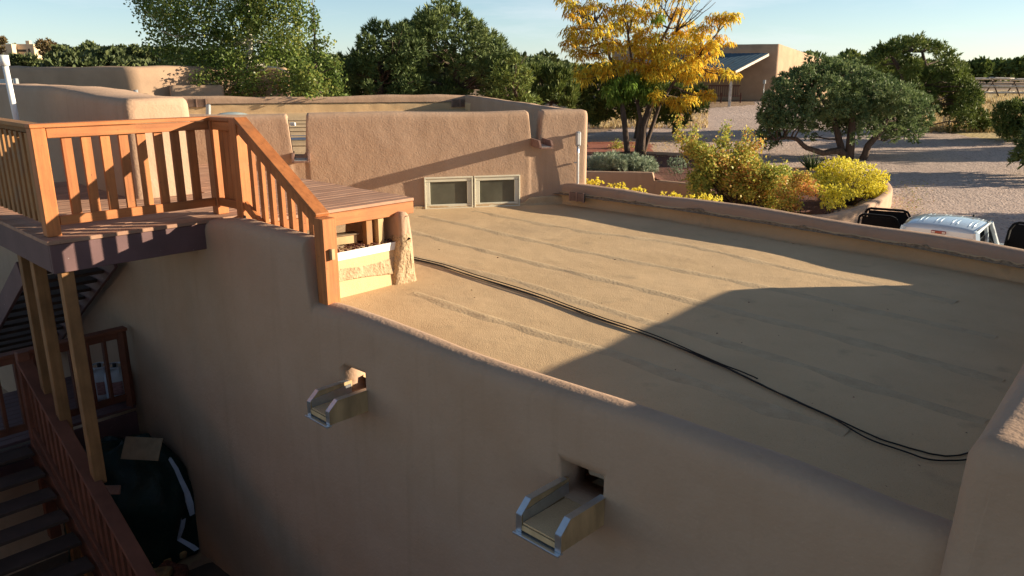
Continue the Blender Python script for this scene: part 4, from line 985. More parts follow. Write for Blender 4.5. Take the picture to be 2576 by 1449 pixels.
# --- piñon masses behind the house
def pine(name, lab, Y, sky, bot, x0, x1, nlob, r0, r1, kind='pinon', per=30, mode='needle', trunk_px=None, depth=1.6, extra=(), **kw):
    topf = interp(sky); botf = (lambda x: bot) if not callable(bot) else bot
    L = rndfill(x0, x1, topf, botf, nlob, r0, r1)
    k = 0; xx = x0+r0*.6
    while xx < x1-r0*.5:                                  # lobes right under the skyline
        r = random.uniform(r0*.75, r0*1.2); L.append((xx, topf(xx)+r*.9, r)); xx += r0*.75
    L += list(extra)
    lob = lobes_px(L, Y, depth)
    tx = trunk_px or (x0+x1)/2; b_ = atY(tx, 300, Y); b_.z = ground(b_.x, Y)
    t = thing(name, lab, 'tree', b_); foliage(mode, lob, LM[kind], t, per, **kw)
    zt = max(l[0][2] for l in lob); P = bendpath(b_, (b_.x+.1, Y, b_.z+(zt-b_.z)*.8), 8, .06)
    hgt = zt-b_.z; m_ = MB(); m_.tube(P, [.045*hgt*(1-.8*i/7)+.01 for i in range(8)], 8); m_.build('trunk', M['bark'], t)
    limbs(t, b_, P[2:7], [Vector(l[0]) for l in lob[::2]], .02*hgt*.4, M['bark'], minr=.01)
    return t
pine('pinon_pine', 'tall dense dark green pinon pine with pointed top behind the roof', 29, [(985, 150), (1010, 60), (1030, 55), (1080, 30), (1105, 5), (1130, 2), (1160, 25), (1180, 35), (1200, 60), (1240, 85), (1270, 120), (1290, 150), (1330, 180), (1345, 235)], 270, 990, 1335, 66, 20, 36, 'pinon', 34, n=8, len=.20, w=.018, trunk_px=1140)
pine('pinon_pine', 'broad dark pinon pine left of the tallest one, with jagged top', 28, [(860, 200), (880, 150), (920, 95), (935, 60), (960, 55), (985, 65), (1010, 60), (1050, 80)], 270, 865, 1050, 36, 18, 32, 'pinon', 34, n=8, len=.20, w=.018, trunk_px=960, bias=-.1)
pine('pinon_pine', 'low yellowish green pinon at the right foot of the tallest pine', 27, [(1235, 200), (1270, 140), (1310, 150), (1325, 180), (1340, 230)], 270, 1240, 1338, 12, 16, 24, 'juniper_olive', 34, n=8, len=.16, w=.018, bias=-.1)
pine('juniper_tree', 'green juniper filling the gap between aspen and pines', 30, [(740, 200), (800, 165), (850, 140), (880, 165), (900, 220)], 270, 745, 900, 16, 18, 26, 'juniper', 30, n=7, len=.2, w=.02)
pine('juniper_tree', 'shaded dark juniper hedge end beside the low parapet', 33, [(1320, 175), (1350, 170), (1400, 168), (1430, 180), (1445, 200)], 275, 1322, 1440, 20, 14, 22, 'juniper', 44, n=8, len=.26, w=.022, up=1.4, depth=1)
pine('juniper_tree', 'dark juniper in the shade behind the yellow locust trunks', 42, [(1430, 200), (1480, 175), (1560, 190), (1650, 200), (1720, 215), (1760, 235)], 315, 1440, 1765, 34, 16, 28, 'juniper', 34, n=7, len=.24, w=.024, bias=-.15, depth=1.2)
pine('juniper_tree', 'small olive juniper beside the porch of the far building', 44, [(1640, 160), (1690, 150), (1740, 175), (1760, 210)], 285, 1640, 1758, 14, 14, 22, 'juniper', 34, n=7, len=.24, w=.024)
pine('pinon_pine', 'rounded distant pinon right of the pine group', 60, [(1312, 165), (1340, 142), (1370, 150), (1395, 170)], 205, 1316, 1392, 10, 10, 14, 'pinon', 20, n=6, len=.3, w=.04)
# --- honey locusts
def locust(name, lab, Y, trunks, lobes, green, bare, base_px):
    b_ = G(*base_px); t = thing(name, lab, 'tree', b_)
    m_ = MB(); forks = []
    for tr in trunks:
        P = [atY(x, y, Y) for x, y, r in tr]; P[0].z = ground(P[0].x, Y)-.05; Q, Rr = [], []
        for i in range(len(P)-1):
            for k in range(3): Q.append(P[i].lerp(P[i+1], k/3)); Rr.append(.72*(tr[i][2]*(1-k/3)+tr[i+1][2]*k/3)*Y/FPX)
        Q.append(P[-1]); Rr.append(tr[-1][2]*Y/FPX); m_.tube(Q, Rr, 9); forks += Q[3:]
    m_.build('trunk', M['bark'], t)
    lb = lobes_px(lobes, Y, 1.1, .55)
    foliage('droop', lb, LM['locust'], t, 10, n=8, len=.30, w=.024, shell=.1)
    if green: foliage('droop', lobes_px(green, Y-.4, .5, .8), LM['locust_green'], t, 22, nm='green_foliage', n=8, len=.28, w=.028, shell=.15)
    tips = [Vector(l[0]) for l in lb]; limbs(t, b_, forks, tips, .05, M['bark'], amp=.14)
    if bare: limbs(t, b_, [atY(1655, 70, Y), atY(1700, 80, Y)], [atY(x, y, Y+random.uniform(-.5, .5)) for x, y in bare], .03, M['bark'], nm='bare_branches', amp=.1)
    return t
Yl = G(1610, 388).y
lobA = [(1425, 5, 26), (1450, 30, 28), (1478, 45, 30), (1445, 75, 28), (1430, 110, 24), (1470, 90, 32), (1510, 75, 34), (1500, 120, 34), (1460, 135, 28), (1540, 110, 34), (1550, 60, 28), (1520, 20, 26), (1490, 5, 24), (1470, 185, 34), (1450, 200, 24), (1510, 170, 34), (1550, 165, 30)]
locust('honey_locust_tree', 'slender honey locust with orange yellow leaves, left of the trunk pair', Yl-.5,
    [[(1580, 383, 11), (1570, 300, 9), (1562, 240, 8), (1545, 170, 6), (1520, 110, 4), (1500, 50, 2)]], lobA, [(1560, 230, 15), (1585, 215, 16), (1540, 250, 12), (1575, 195, 14), (1550, 205, 13), (1570, 245, 13), (1530, 225, 12)], [], (1580, 383))
lobB = [(1590, 60, 34), (1600, 20, 30), (1630, 90, 36), (1600, 110, 34), (1640, 40, 30), (1660, 130, 36), (1620, 150, 36), (1690, 100, 36), (1720, 70, 30), (1700, 30, 26), (1740, 110, 34), (1770, 80, 32), (1790, 120, 30), (1810, 100, 22), (1820, 55, 20), (1795, 50, 24), (1845, 42, 10), (1835, 35, 12),
        (1760, 150, 34), (1720, 150, 36), (1680, 170, 34), (1740, 190, 28), (1790, 170, 20), (1640, 180, 34), (1590, 160, 30), (1800, 180, 12), (1830, 185, 16), (1850, 188, 8), (1560, 20, 26), (1580, -30, 40), (1650, -20, 40), (1720, -20, 30), (1700, 250, 24), (1740, 245, 22), (1770, 240, 14), (1790, 238, 8), (1650, 240, 22), (1720, 270, 16)]
bare = [(1640, -40), (1665, -20), (1690, 0), (1680, -60), (1720, 0), (1760, 5), (1790, 0), (1800, 5), (1700, -40), (1740, -30), (1770, 20), (1660, 10), (1620, 0), (1780, -40)]
locust('honey_locust_tree', 'large golden honey locust with paired dark trunks and bare top twigs', Yl,
    [[(1612, 390, 15), (1618, 320, 12), (1640, 250, 11), (1652, 180, 8), (1660, 110, 6), (1690, 50, 3)], [(1600, 385, 8), (1612, 300, 7), (1600, 240, 6), (1590, 160, 4), (1580, 90, 3)], [(1620, 300, 8), (1660, 260, 6), (1700, 200, 5), (1760, 140, 3)]], lobB,
    [(1628, 240, 15), (1605, 205, 16), (1640, 215, 14), (1590, 225, 13), (1618, 222, 16), (1645, 240, 12), (1660, 45, 9), (1650, 100, 9), (1610, 190, 12)], bare, (1610, 388))
# --- big piñon on the right, three dark trunks
bp = G(2145, 402); Yp = bp.y
pn = thing('pinon_pine', 'large spreading blue green pinon with three dark crooked trunks on gravel', 'tree', bp)
sky_ = interp([(1905, 330), (1935, 240), (1955, 210), (1990, 175), (2030, 150), (2070, 145), (2120, 150), (2170, 165), (2200, 185), (2250, 200), (2300, 230), (2330, 260)])
L = []
L = [(1990, 200, 14), (2330, 250, 14), (2345, 275, 12), (2335, 300, 14), (2320, 325, 14), (2300, 350, 12), (1925, 300, 12), (1920, 325, 12), (1965, 215, 9), (1975, 190, 8)]
for _ in range(90):
    x = random.uniform(1930, 2320); a = sky_(x); bb = float(np.interp(x, [1905, 1950, 2050, 2150, 2230, 2330], [370, 345, 330, 330, 345, 320])); r = random.uniform(18, 30)
    L.append((x, random.uniform(a+r*.8, bb-r*.5), r))
xx = 1935
while xx < 2320: L.append((xx, sky_(xx)+random.uniform(6, 26), random.uniform(11, 22))); xx += 15
L += [(1915, 345, 14, 0), (1935, 360, 16, 0), (1960, 350, 18, 0), (1945, 325, 16, 0), (1960, 205, 10, 0), (2290, 330, 22), (2240, 345, 18), (2150, 345, 14), (2040, 345, 12)]
lob = lobes_px(L, Yp, 1.7, .8)
foliage('needle', lob, LM['pinon_blue'], pn, 36, n=8, len=.17, w=.019, shell=.5)
def trk(parent, Y, pts, m, nm='trunk'):
    P = [atY(x, y, Y+(d if d else 0)) for x, y, r, d in pts]; Q, Rr = [], []
    for i in range(len(P)-1):
        for k in range(4): Q.append(P[i].lerp(P[i+1], k/4)+noise.noise_vector(P[i]*3+Vector((k*.7, 0, 0)))*.03); Rr.append((pts[i][2]*(1-k/4)+pts[i+1][2]*k/4)*Y/FPX)
    Q.append(P[-1]); Rr.append(pts[-1][2]*Y/FPX); m_ = MB(); m_.tube(Q, Rr, 9); m_.build(nm, m, parent); return Q
fk = trk(pn, Yp, [(2135, 402, 12, 0), (2140, 350, 10, 0), (2145, 300, 8, 0), (2130, 230, 5, .2), (2110, 180, 3, .3)], M['bark'])
fk += trk(pn, Yp, [(2168, 408, 10, -.1), (2185, 365, 8, -.2), (2215, 330, 7, -.4), (2240, 280, 5, -.5), (2260, 230, 3, -.3)], M['bark'])
fk += trk(pn, Yp, [(2132, 398, 10, 0), (2110, 378, 9, -.2), (2070, 385, 7, -.4), (2030, 372, 6, -.5), (2005, 350, 5, -.5), (1975, 345, 3, -.5), (1950, 352, 2, -.4)], M['bark'])
fk += trk(pn, Yp, [(2120, 385, 9, .1), (2108, 340, 8, .2), (2095, 290, 6, .3), (2050, 220, 4, .4)], M['bark'])
limbs(pn, bp, fk[4:], [Vector(l[0]) for l in lob[::2]], .05, M['bark'])
# --- domed juniper behind it
jb = G(2300, 300)
Yj = 44
jn = thing('juniper_tree', 'domed olive green juniper with see-through crown behind the spreading pinon', 'tree', (atY(2290, 300, Yj).x, Yj, ground(16, Yj)))
L = []
sk2 = interp([(2170, 180), (2180, 140), (2220, 115), (2260, 98), (2300, 95), (2345, 100), (2380, 120), (2410, 160), (2440, 200), (2465, 250)])
xx = 2178
while xx < 2460: L.append((xx, sk2(xx)+14, random.uniform(13, 20))); xx += 11
for _ in range(60):
    x = random.uniform(2270, 2455); a = sk2(x); L.append((x, random.uniform(a+20, min(305, a+170)), random.uniform(14, 24)))
for _ in range(12):
    x = random.uniform(2190, 2300); L.append((x, random.uniform(sk2(x)+15, 185), random.uniform(10, 15)))
lob = lobes_px(L, Yj, 2.0, .8)
foliage('needle', lob, LM['juniper_olive'], jn, 30, n=7, len=.22, w=.024, shell=.4, bias=-.1)
fk = trk(jn, Yj, [(2300, 310, 12, 0), (2290, 240, 9, 0), (2270, 180, 6, 0), (2240, 140, 3, 0)], M['bark']); fk += trk(jn, Yj, [(2305, 310, 9, 0), (2320, 230, 7, 0), (2330, 170, 5, 0), (2320, 130, 3, 0)], M['bark'])
limbs(jn, jb, fk[3:], [Vector(l[0]) for l in lob[::2]], .06, M['bark'])
pine('juniper_bush', 'round green juniper bush on dry grass beside the juniper dome', G(2445, 330).y, [(2395, 300), (2410, 275), (2440, 265), (2470, 275), (2485, 300)], 328, 2400, 2482, 12, 12, 18, 'juniper', 34, n=7, len=.2, w=.022, depth=.7)
pine('juniper_bush', 'dense dark juniper bush at the right picture edge', G(2545, 358).y, [(2500, 290), (2530, 255), (2560, 250), (2600, 250), (2660, 270)], 355, 2503, 2660, 24, 16, 26, 'juniper', 36, n=8, len=.2, w=.022, depth=1)
# --- trees outside the frame whose shadows lie on the gravel
for (x, y, s, lab) in ((27, 24, 1.0, 'green pinon right of the driveway, outside the picture edge'), (40, 39, 1.1, 'second green pinon further up the driveway, outside the picture edge'), (22, 31.5, .7, 'small pinon by the driveway edge, outside the picture edge')):
    t = thing('pinon_pine', lab, 'tree', (x, y, ground(x, y))); z0 = ground(x, y)
    lob = [((x+random.uniform(-2, 2)*s, y+random.uniform(-1.6, 1.6)*s, z0+random.uniform(1.0, 4.2)*s), (.6*s,)*3) for _ in range(34)]
    foliage('needle', lob, LM['pinon'], t, 14, n=6, len=.3, w=.035); m_ = MB(); m_.tube([(x, y, z0), (x+.1, y, z0+1.8*s), (x, y+.1, z0+3.6*s)], [.18, .13, .05], 8); m_.build('trunk', M['bark'], t)
# --- distant woods
def wood(name, lab, items, m, sz=.3, n=110):
    Vs, Fs, ts = [], [], []; o = 0
    for x, y, r, h in items:
        z = ground(x, y); lob = []
        for _ in range(5): lob.append(((x+random.uniform(-.5, .5)*r, y+random.uniform(-.5, .5)*r, z+h*random.uniform(.35, .78)), (r*.6, r*.6, h*.32)))
        C, D = [], []
        for c, rr in lob:
            u = unit(n//5*3); u[:, 2] = u[:, 2]*.9+.1; C.append(np.array(c)+u*np.array(rr)*(.7+.35*rng.random((len(u), 1)))); D.append(u)
        P, D = np.concatenate(C), np.concatenate(D); t0 = np.clip(.4+random.uniform(-.25, .3)+rng.normal(size=len(P))*.15, 0, 1)
        V, F, t = needles(P, D, 3, sz*(1+y/300), sz*.28*(1+y/300), t0, .4); Vs.append(V); Fs.append(F+o); ts.append(t); o += len(V)
    ob = mesh_np(name, np.concatenate(Vs), np.concatenate(Fs), np.concatenate(ts), m); return tag(ob, lab, 'woodland', kind='stuff')
it = []
for _ in range(210):
    y = random.uniform(95, 330); x = random.uniform(-.68, .05)*y; 
    it.append((x, y, random.uniform(2.0, 3.4), random.uniform(3.0, 5.2)))
it = [i for i in it if not (-.70 < i[0]/i[1] < -.57 and i[1] < 275)]
wood('distant_woodland', 'scattered green pinon and juniper woodland on the hillside left', it, LM['far'], .55, 100)
it = []
for _ in range(230):
    y = random.uniform(105, 340); x = random.uniform(-.15, .85)*y; it.append((x, y, random.uniform(1.8, 3.2), random.uniform(2.8, 4.6)))
it = [i for i in it if not (i[0]/i[1] > .25 and i[0]/i[1] < .5 and i[1] < 100)]
wood('distant_tree_line', 'dark line of junipers along the horizon at the right', it, LM['juniper'], .5, 110)
for px, py, w_, h_, Y, lab, kd in ((118, 135, 26, 42, 170, 'large reddish tree beside the far pale house on the hill', 'red'), (300, 165, 24, 40, 120, 'dark round juniper in front of the hillside wood', 'far'), (0, 130, 14, 40, 170, 'reddish tree top at the far left edge of the hill', 'red'), (190, 166, 40, 22, 150, 'wide green juniper below the pale garden wall', 'far'), (60, 168, 44, 14, 110, 'broad green juniper below the pale house', 'far')):
    b_ = atY(px, py, Y); zg = ground(b_.x, Y); t = thing('hillside_tree', lab, 'tree', (b_.x, Y, zg)); lob = lobes_px([(px+random.uniform(-.7, .7)*w_, py-h_*random.uniform(0, .8), w_*.36) for _ in range(16)], Y, 1.5)
    foliage('needle', lob, LM[kd], t, 3.0, n=6, len=.7, w=.10); m_ = MB(); m_.tube([(b_.x, Y, zg-.5), (b_.x, Y, b_.z+.5)], [.3, .15], 6); m_.build('trunk', M['bark'], t)
# --- grass tufts
def tufts(name, lab, poly_px, n, h, seed=0, m='grass'):
    r = np.random.default_rng(seed); P = []
    for _ in range(n):
        x = r.uniform(poly_px[0], poly_px[1]); y = r.uniform(poly_px[2], poly_px[3]); q = G(x, y, tmax=130); P.append((q.x, q.y, q.z))
    P = np.array(P); D = np.tile([0, 0, 1.0], (n, 1)); V, F, t = needles(P, D, 6, h, .012, r.random(n), 1.2); return tag(mesh_np(name, V, F, t, LM[m]), lab, 'grass', kind='stuff')
tufts('dry_grass', 'tall dry golden grass in the field at the right', (2310, 2600, 232, 335), 2600, .35, 1)
tufts('dry_verge_grass', 'dry golden weeds along the gravel edge behind the locusts', (1485, 1780, 278, 325), 1000, .3, 2)

# ================================================================== PLANTERS, SHRUBS
pw = thing('planter_wall', 'low curved tan stucco planter wall holding the yellow flowering bush', 'planter wall', G(2160, 540))
def gp(x, y, up=0): q = G(x, y, up); return Vector((q.x, q.y))
cpth = [gp(*q, .55) for q in [(1800, 520), (1960, 545), (2075, 548), (2160, 525), (2215, 500), (2238, 480), (2225, 455), (2130, 440), (2000, 430)]]
def zpl(path):
    cum = [0]
    for i in range(1, len(path)): cum.append(cum[-1]+(path[i]-path[i-1]).length)
    def f(s):
        for i in range(1, len(path)):
            if s <= cum[i]: q = path[i-1].lerp(path[i], (s-cum[i-1])/max(1e-6, cum[i]-cum[i-1])); return ground(q.x, q.y)
        return ground(*path[-1])
    return f
zf = zpl(cpth)
adobe('wall', cpth, .28, lambda s: zf(s)+.62, lambda s: zf(s)-.3, M['stucco'], pw, r=.09, corner=.9, amp=.01, nz=6, seed=41, step=.15)
tw = thing('terrace_wall', 'stepped brown stucco terrace wall beside the grey green shrubs', 'terrace wall', G(1560, 470))
a0, a1, a3_ = atY(1440, 426, 28.7), atY(1646, 437, 28.3), atY(1790, 476, 27.4)
tp = [Vector(q[:2]) for q in (a0, a1, a3_)]; L_ = (tp[1]-tp[0]).length
adobe('wall', tp, .26, lambda s: -1.06-.27*sstep(L_-.06, L_+.04, s)-.04*max(0, s-L_), lambda s: -2.6, M['stucco'], tw, r=.07, corner=.3, amp=.008, nz=6, seed=42, events=(L_,), step=.15)
rbp = [(q.x, q.y) for q in (a0, a1, a3_, Z(1770, 425, -1.25), Z(1650, 398, -1.25), Z(1450, 400, -1.25))]
tag(flatsheet('raised_bed', rbp, lambda x, y: -1.22+.03*noise.noise(Vector((x*2, y*2, 0)))-.25*sstep(L_-.2, L_+.6, (x-tp[0].x)), M['mulch'], cell=.2), kind='structure')
kb = thing('border_kerb', 'low brown stucco kerb edging the bed under the locusts', 'kerb', G(1700, 392))
kp = [gp(1625, 390), gp(1725, 395), gp(1850, 415), gp(1960, 430), gp(2080, 432)]; zf3 = zpl(kp)
adobe('kerb', kp, .22, lambda s: zf3(s)+.18, lambda s: zf3(s)-.2, M['stucco'], kb, r=.05, amp=.008, nz=4, seed=43, corner=.4)
bedp = [(q.x, q.y) for q in [gp(1470, 415), gp(1520, 395), gp(1640, 392), gp(1760, 400), gp(1900, 425), gp(2080, 435), gp(2210, 455), gp(2225, 490), gp(2060, 545), gp(1800, 520), gp(1640, 470), gp(1480, 455)]]
tag(flatsheet('mulch_bed', bedp, lambda x, y: ground(x, y)+.09, M['mulch'], cell=.25), kind='structure')
pav = [(q.x, q.y) for q in [gp(1480, 362), gp(1560, 362), gp(1640, 367), gp(1640, 386), gp(1560, 388), gp(1470, 392)]]
tag(flatsheet('red_paving', pav, lambda x, y: ground(x, y)+.12, M['brick'], cell=.2), kind='structure')
def bush(name, lab, px, py, lobes, kind, mode='quad', per=40, Y=None, **kw):
    q = G(px, py); Y = Y or q.y; b_ = atY(px, py, Y); b_.z = ground(b_.x, Y); t = thing(name, lab, 'shrub', b_)
    lb = lobes_px(lobes, Y, kw.pop('depth', .35), kw.pop('flat', .85)); foliage(mode, lb, LM[kind], t, per, **kw)
    m_ = MB()
    for l in lb: m_.tube(bendpath(b_+Vector((random.uniform(-.2, .2), 0, 0)), l[0], 5, .15), [.016, .013, .01, .008, .004], 4)
    tag(m_.build('stems', M['bark'], t), kind='stuff'); return t
L = [(random.uniform(1745, 1990), 0, 0) for _ in range(85)]
tp_ = interp([(1720, 420), (1745, 340), (1790, 370), (1830, 330), (1900, 375), (1940, 400), (1990, 440)])
L = [(x, random.uniform(tp_(x)+14, 505), random.uniform(15, 25)) for x, _, _ in L]
spk = [(1710, 300, 6), (1712, 325, 9), (1716, 350, 13), (1745, 350, 10), (1748, 330, 6), (1826, 320, 5), (1826, 340, 9), (1880, 335, 6), (1882, 355, 10), (1905, 365, 14), (1735, 375, 16), (1770, 385, 18)]
bush('autumn_shrub', 'large leafy shrub turning yellow and orange in the planter', 1850, 500, L+spk, 'shrub', per=60, Y=25.5, n=8, spread=.10, size=.075, shell=.2, depth=.9)
L = [(x, random.uniform(440, 520), random.uniform(13, 20)) for x in np.linspace(1960, 2040, 12)]
bush('autumn_shrub', 'smaller orange tinged shrub between the large shrub and yellow bush', 2000, 520, L, 'shrub', per=60, Y=23.8, n=8, spread=.09, size=.07, shell=.2, bias=.25)
L = []
for _ in range(44):
    x = random.uniform(2055, 2225); t_ = float(np.interp(x, [2050, 2090, 2120, 2180, 2230], [430, 400, 398, 412, 440])); L.append((x, random.uniform(t_+14, 490), random.uniform(12, 20)))
for x in range(2055, 2230, 12): L.append((x, float(np.interp(x, [2050, 2090, 2120, 2180, 2230], [425, 402, 398, 412, 442]))+10, 14))
bush('rabbitbrush', 'large dome of bright yellow rabbitbrush behind the curved planter wall', 2140, 490, L, 'rabbit', 'needle', 110, Y=26.5, n=7, len=.06, w=.014, shell=.75, up=.8, depth=.7)
L = [(x, random.uniform(468, 520), random.uniform(11, 17)) for x in np.linspace(2065, 2130, 12)]
bush('rabbitbrush', 'smaller yellow rabbitbrush hanging over the planter wall in front', 2100, 525, L, 'rabbit', 'needle', 110, Y=24.0, n=7, len=.06, w=.014, shell=.7, up=.8, bias=-.2)
for px, py, n_, lab in ((1495, 452, 4, 'yellow rabbitbrush tips beside the house corner'), (1556, 466, 4, 'two yellow rabbitbrush tufts above the parapet, left clump'), (1600, 476, 4, 'yellow rabbitbrush tuft above the parapet, right of the left clump'), (1690, 490, 4, 'small yellow rabbitbrush tuft left of the longest row over the parapet'), (1760, 497, 9, 'longest row of yellow rabbitbrush tips above the parapet')):
    L = [(px+(i-n_)*6+random.uniform(-3, 3), py+random.uniform(-3, 12), random.uniform(5, 9)) for i in range(n_*2)]
    bush('rabbitbrush', lab, px, py+30, L, 'rabbit', 'needle', 160, Y=20.5, n=7, len=.05, w=.012, shell=.6, up=.8, depth=.2)
L = [(x, float(np.interp(x, [1490, 1540, 1600, 1650], [408, 395, 398, 412]))+random.uniform(0, 24), random.uniform(11, 17)) for x in np.linspace(1490, 1640, 26)]
bush('sage_shrub', 'low spreading grey green shrub at the foot of the locust trunks', 1560, 428, L, 'sage', 'needle', 90, n=9, len=.16, w=.008, shell=.4, depth=.7, Y=Z(1560, 428, -1.2).y)
bush('sage_shrub', 'small pale grey green mound in front of the spreading shrub', 1622, 432, [(1610, 425, 9), (1625, 422, 10), (1638, 428, 8)], 'sage', 'needle', 90, n=9, len=.07, w=.01, bias=.3, Y=Z(1622, 432, -1.2).y)
bush('sage_shrub', 'grey green mound on the brown mulch bed, upper', 1700, 415, [(1690, 408, 11), (1706, 406, 12), (1720, 412, 10)], 'sage', 'needle', 90, n=9, len=.08, w=.01, Y=Z(1700, 415, -1.2).y)
bush('sage_shrub', 'grey green mound on the brown mulch bed, lower', 1705, 437, [(1695, 430, 10), (1708, 428, 11)], 'sage', 'needle', 90, n=9, len=.07, w=.01, bias=.1, Y=Z(1705, 437, -1.2).y)
bush('green_shrub', 'small pale green shrub behind the locust trunks by the red paving', 1545, 378, [(1552, 365, 11), (1562, 372, 10), (1540, 374, 8), (1590, 372, 8)], 'shrub', 'quad', 70, n=6, spread=.07, size=.06, bias=-.3)
yu = thing('yucca', 'dark spiky yucca beside the yellow bush', 'plant', G(2045, 440)); q = G(2045, 440); P = np.tile([[q.x, q.y, q.z+.1]], (9, 1))+rng.normal(size=(9, 3))*.05
V, F, t = needles(P, np.tile([0, 0, 1.0], (9, 1)), 14, .75, .022, np.full(9, .1), .3); mesh_np('leaves', V, F, t, LM['juniper'], yu)

def fallen(name, lab, box, n, size, m, z=None):
    P = []
    for _ in range(n):
        x, y = random.gauss((box[0]+box[1])/2, (box[1]-box[0])/4), random.uniform(box[2], box[3])
        q = Z(x, y, z) if z is not None else G(x, y, .06); P.append((q.x, q.y, q.z+.03))
    P = np.array(P); V, F, t = leaves_quad(P, np.tile([0, 0, 2.5], (n, 1)), 1, .05, size, rng.random(n)); V[:, 2] = np.maximum(V[:, 2], np.repeat(P[:, 2], 4)-.015); return tag(mesh_np(name, V, F, t, LM[m]), lab, 'leaves', kind='stuff')
fallen('fallen_leaves', 'yellow leaves fallen on the gravel and bed below the locust trees', (1470, 1760, 345, 400), 900, .055, 'locust')
fallen('fallen_leaves', 'orange leaves blown against the foot of the curved planter wall', (2230, 2340, 455, 540), 500, .05, 'shrub')
fallen('fallen_leaves', 'dry leaves scattered over the brown raised bed', (1640, 1760, 408, 450), 260, .05, 'red', -1.2)

# ================================================================== FAR BUILDING WITH PORCH
bc = G(1943, 253); bc2 = Vector((bc.x, bc.y)); zb = bc.z
fb = thing('porch_building', 'tall plain tan stucco building with a lean-to metal porch roof', 'building', bc)
topz = atY(1953, 110, bc.y).z
pL = atY(1700, 105, 1)                      # direction of the long shaded face
ld_ = Vector((-.985, -.10)).normalized()
# shaded face goes left, sunlit face goes right and back
pl_ = bc2+Vector((-.92, .33)).normalized()*13; prt = bc2+Vector((.62, .78)).normalized()*13
bt = Vector((0, 0))
pth_b = [pl_, bc2, prt]
adobe('walls', pth_b, .3, lambda s: topz-1.2*max(0, s-13)/13, lambda s: zb-.6, M['stucco_far'], fb, r=.04, corner=.06, batter=.02, amp=.01, nz=8, seed=50, step=.6)
flatsheet('roof', [(pl_.x+.5, pl_.y+1), (bc2.x-.6, bc2.y+1.4), (prt.x-1.2, prt.y), (pl_.x+5, pl_.y+13)], lambda x, y: topz-1.5, M['stucco_far'], fb, cell=1.2)
# porch: ridge on the wall, eave nearer
w0 = atY(1934, 133, bc.y-.25); e1 = atY(1850, 177, bc.y-4.2)
dl = Vector((-.92, .33, 0)).normalized()
V = []; n_ = 56; Lp = 9.5
for i in range(n_+1):
    f = i/n_*Lp
    for (p, dz) in ((w0, 0), (e1, 0)):
        q = p+dl*f; V.append((q.x, q.y, q.z+(.02 if i % 2 else 0)))
m_ = MB(); m_.add(V, [(2*i, 2*i+1, 2*i+3, 2*i+2) for i in range(n_)]); m_.build('metal_roof', M['roofmetal'], fb)
m_ = MB(); m_.beam(w0-z3*.12, e1-z3*.12, .06, .19); m_.build('barge_board', M['pole'], fb)
m_ = MB(); m_.beam(e1-z3*.14+dl*.05, e1-z3*.14+dl*Lp, .08, .2); m_.build('porch_beam', M['wood_dark'], fb)
for f in (.25, 4.8):
    q = e1+dl*f; m_ = MB(); m_.beam((q.x, q.y, ground(q.x, q.y)), (q.x, q.y, q.z-.2), .17, .17, up=(1, 0, 0)); m_.build('porch_post', M['pole'], fb)
bn = thing('porch_bench', 'dark slatted wooden bench under the metal porch roof', 'bench', (bc.x-5, bc.y-1.2, zb))
bx = atY(1812, 250, bc.y-1.3)
for k in range(18):
    m_ = MB(); m_.beam((bx.x-1.5+k*.17, bx.y+.2, zb+.35), (bx.x-1.5+k*.17, bx.y+.28, zb+1.15), .05, .04); m_.build('back_slat', M['bench'], bn)
m_ = MB(); m_.frame((bx.x, bx.y, zb+.42), (1, 0, 0), (0, 1, 0), z3, 3.1, .5, .06); m_.build('seat', M['bench'], bn)
m_ = MB(); m_.frame((bx.x, bx.y+.28, zb+1.17), (1, 0, 0), (0, 1, 0), z3, 3.1, .07, .09); m_.build('back_rail', M['bench'], bn)
for s in (-1.5, 0, 1.5):
    m_ = MB(); m_.beam((bx.x+s, bx.y-.2, zb-.1), (bx.x+s, bx.y-.2, zb+.65), .08, .08, up=(1, 0, 0)); m_.build('leg', M['bench'], bn)
mt = thing('meter_pipe', 'small grey meter box with pipe on the porch building wall', 'meter', (bc.x-1, bc.y-.3, zb))
q = atY(1921, 226, bc.y-.35); m_ = MB(); m_.tube([(q.x, q.y, zb), (q.x, q.y, zb+1.3)], .03, 6); m_.build('pipe', M['greymetal'], mt); m_ = MB(); m_.frame((q.x, q.y, zb+1.45), (1, 0, 0), (0, 1, 0), z3, .2, .12, .3, .02); m_.build('meter_box', M['greymetal'], mt)

# ================================================================== FENCE on the right
fn = thing('log_fence', 'pale weathered log rail fence crossing the dry field at the right', 'fence', G(2500, 228))
Yf = 68
ps = [(2456, 198, 217, 235), (2490, 197, 216, 233), (2545, 199, 217, 233), (2595, 201, 218, 234), (2650, 203, 220, 235)]
ps = [(2440, 198, 216, 232), (2494, 197, 216, 232), (2548, 199, 217, 232), (2600, 200, 218, 232), (2655, 202, 219, 233)]
for i, (x, a, b_, c) in enumerate(ps):
    p = atY(x, c, Yf)
    tp1 = atY(x, a-1, Yf)
    for s in (-1, 1):
        m_ = MB(); m_.tube([(p.x-s*.35, Yf+s*.5, p.z-.3), (p.x+s*.05, Yf-s*.02, p.z+.9), (tp1.x+s*.16, Yf-s*.16, tp1.z+.08)], .055, 6); m_.build('post', M['bark'], fn)
    if i < len(ps)-1:
        x2, a2_, b2_, c2_ = ps[i+1]
        for y0, y1 in ((a, a2_), (b_, b2_), (c, c2_)):
            m_ = MB(); m_.tube(bendpath(atY(x-4, y0+random.uniform(-1, 1), Yf-.12), atY(x2+4, y1+random.uniform(-1, 1), Yf-.12), 5, .02), [.11, .105, .10, .095, .09], 6); m_.build('rail', M['pole'], fn)
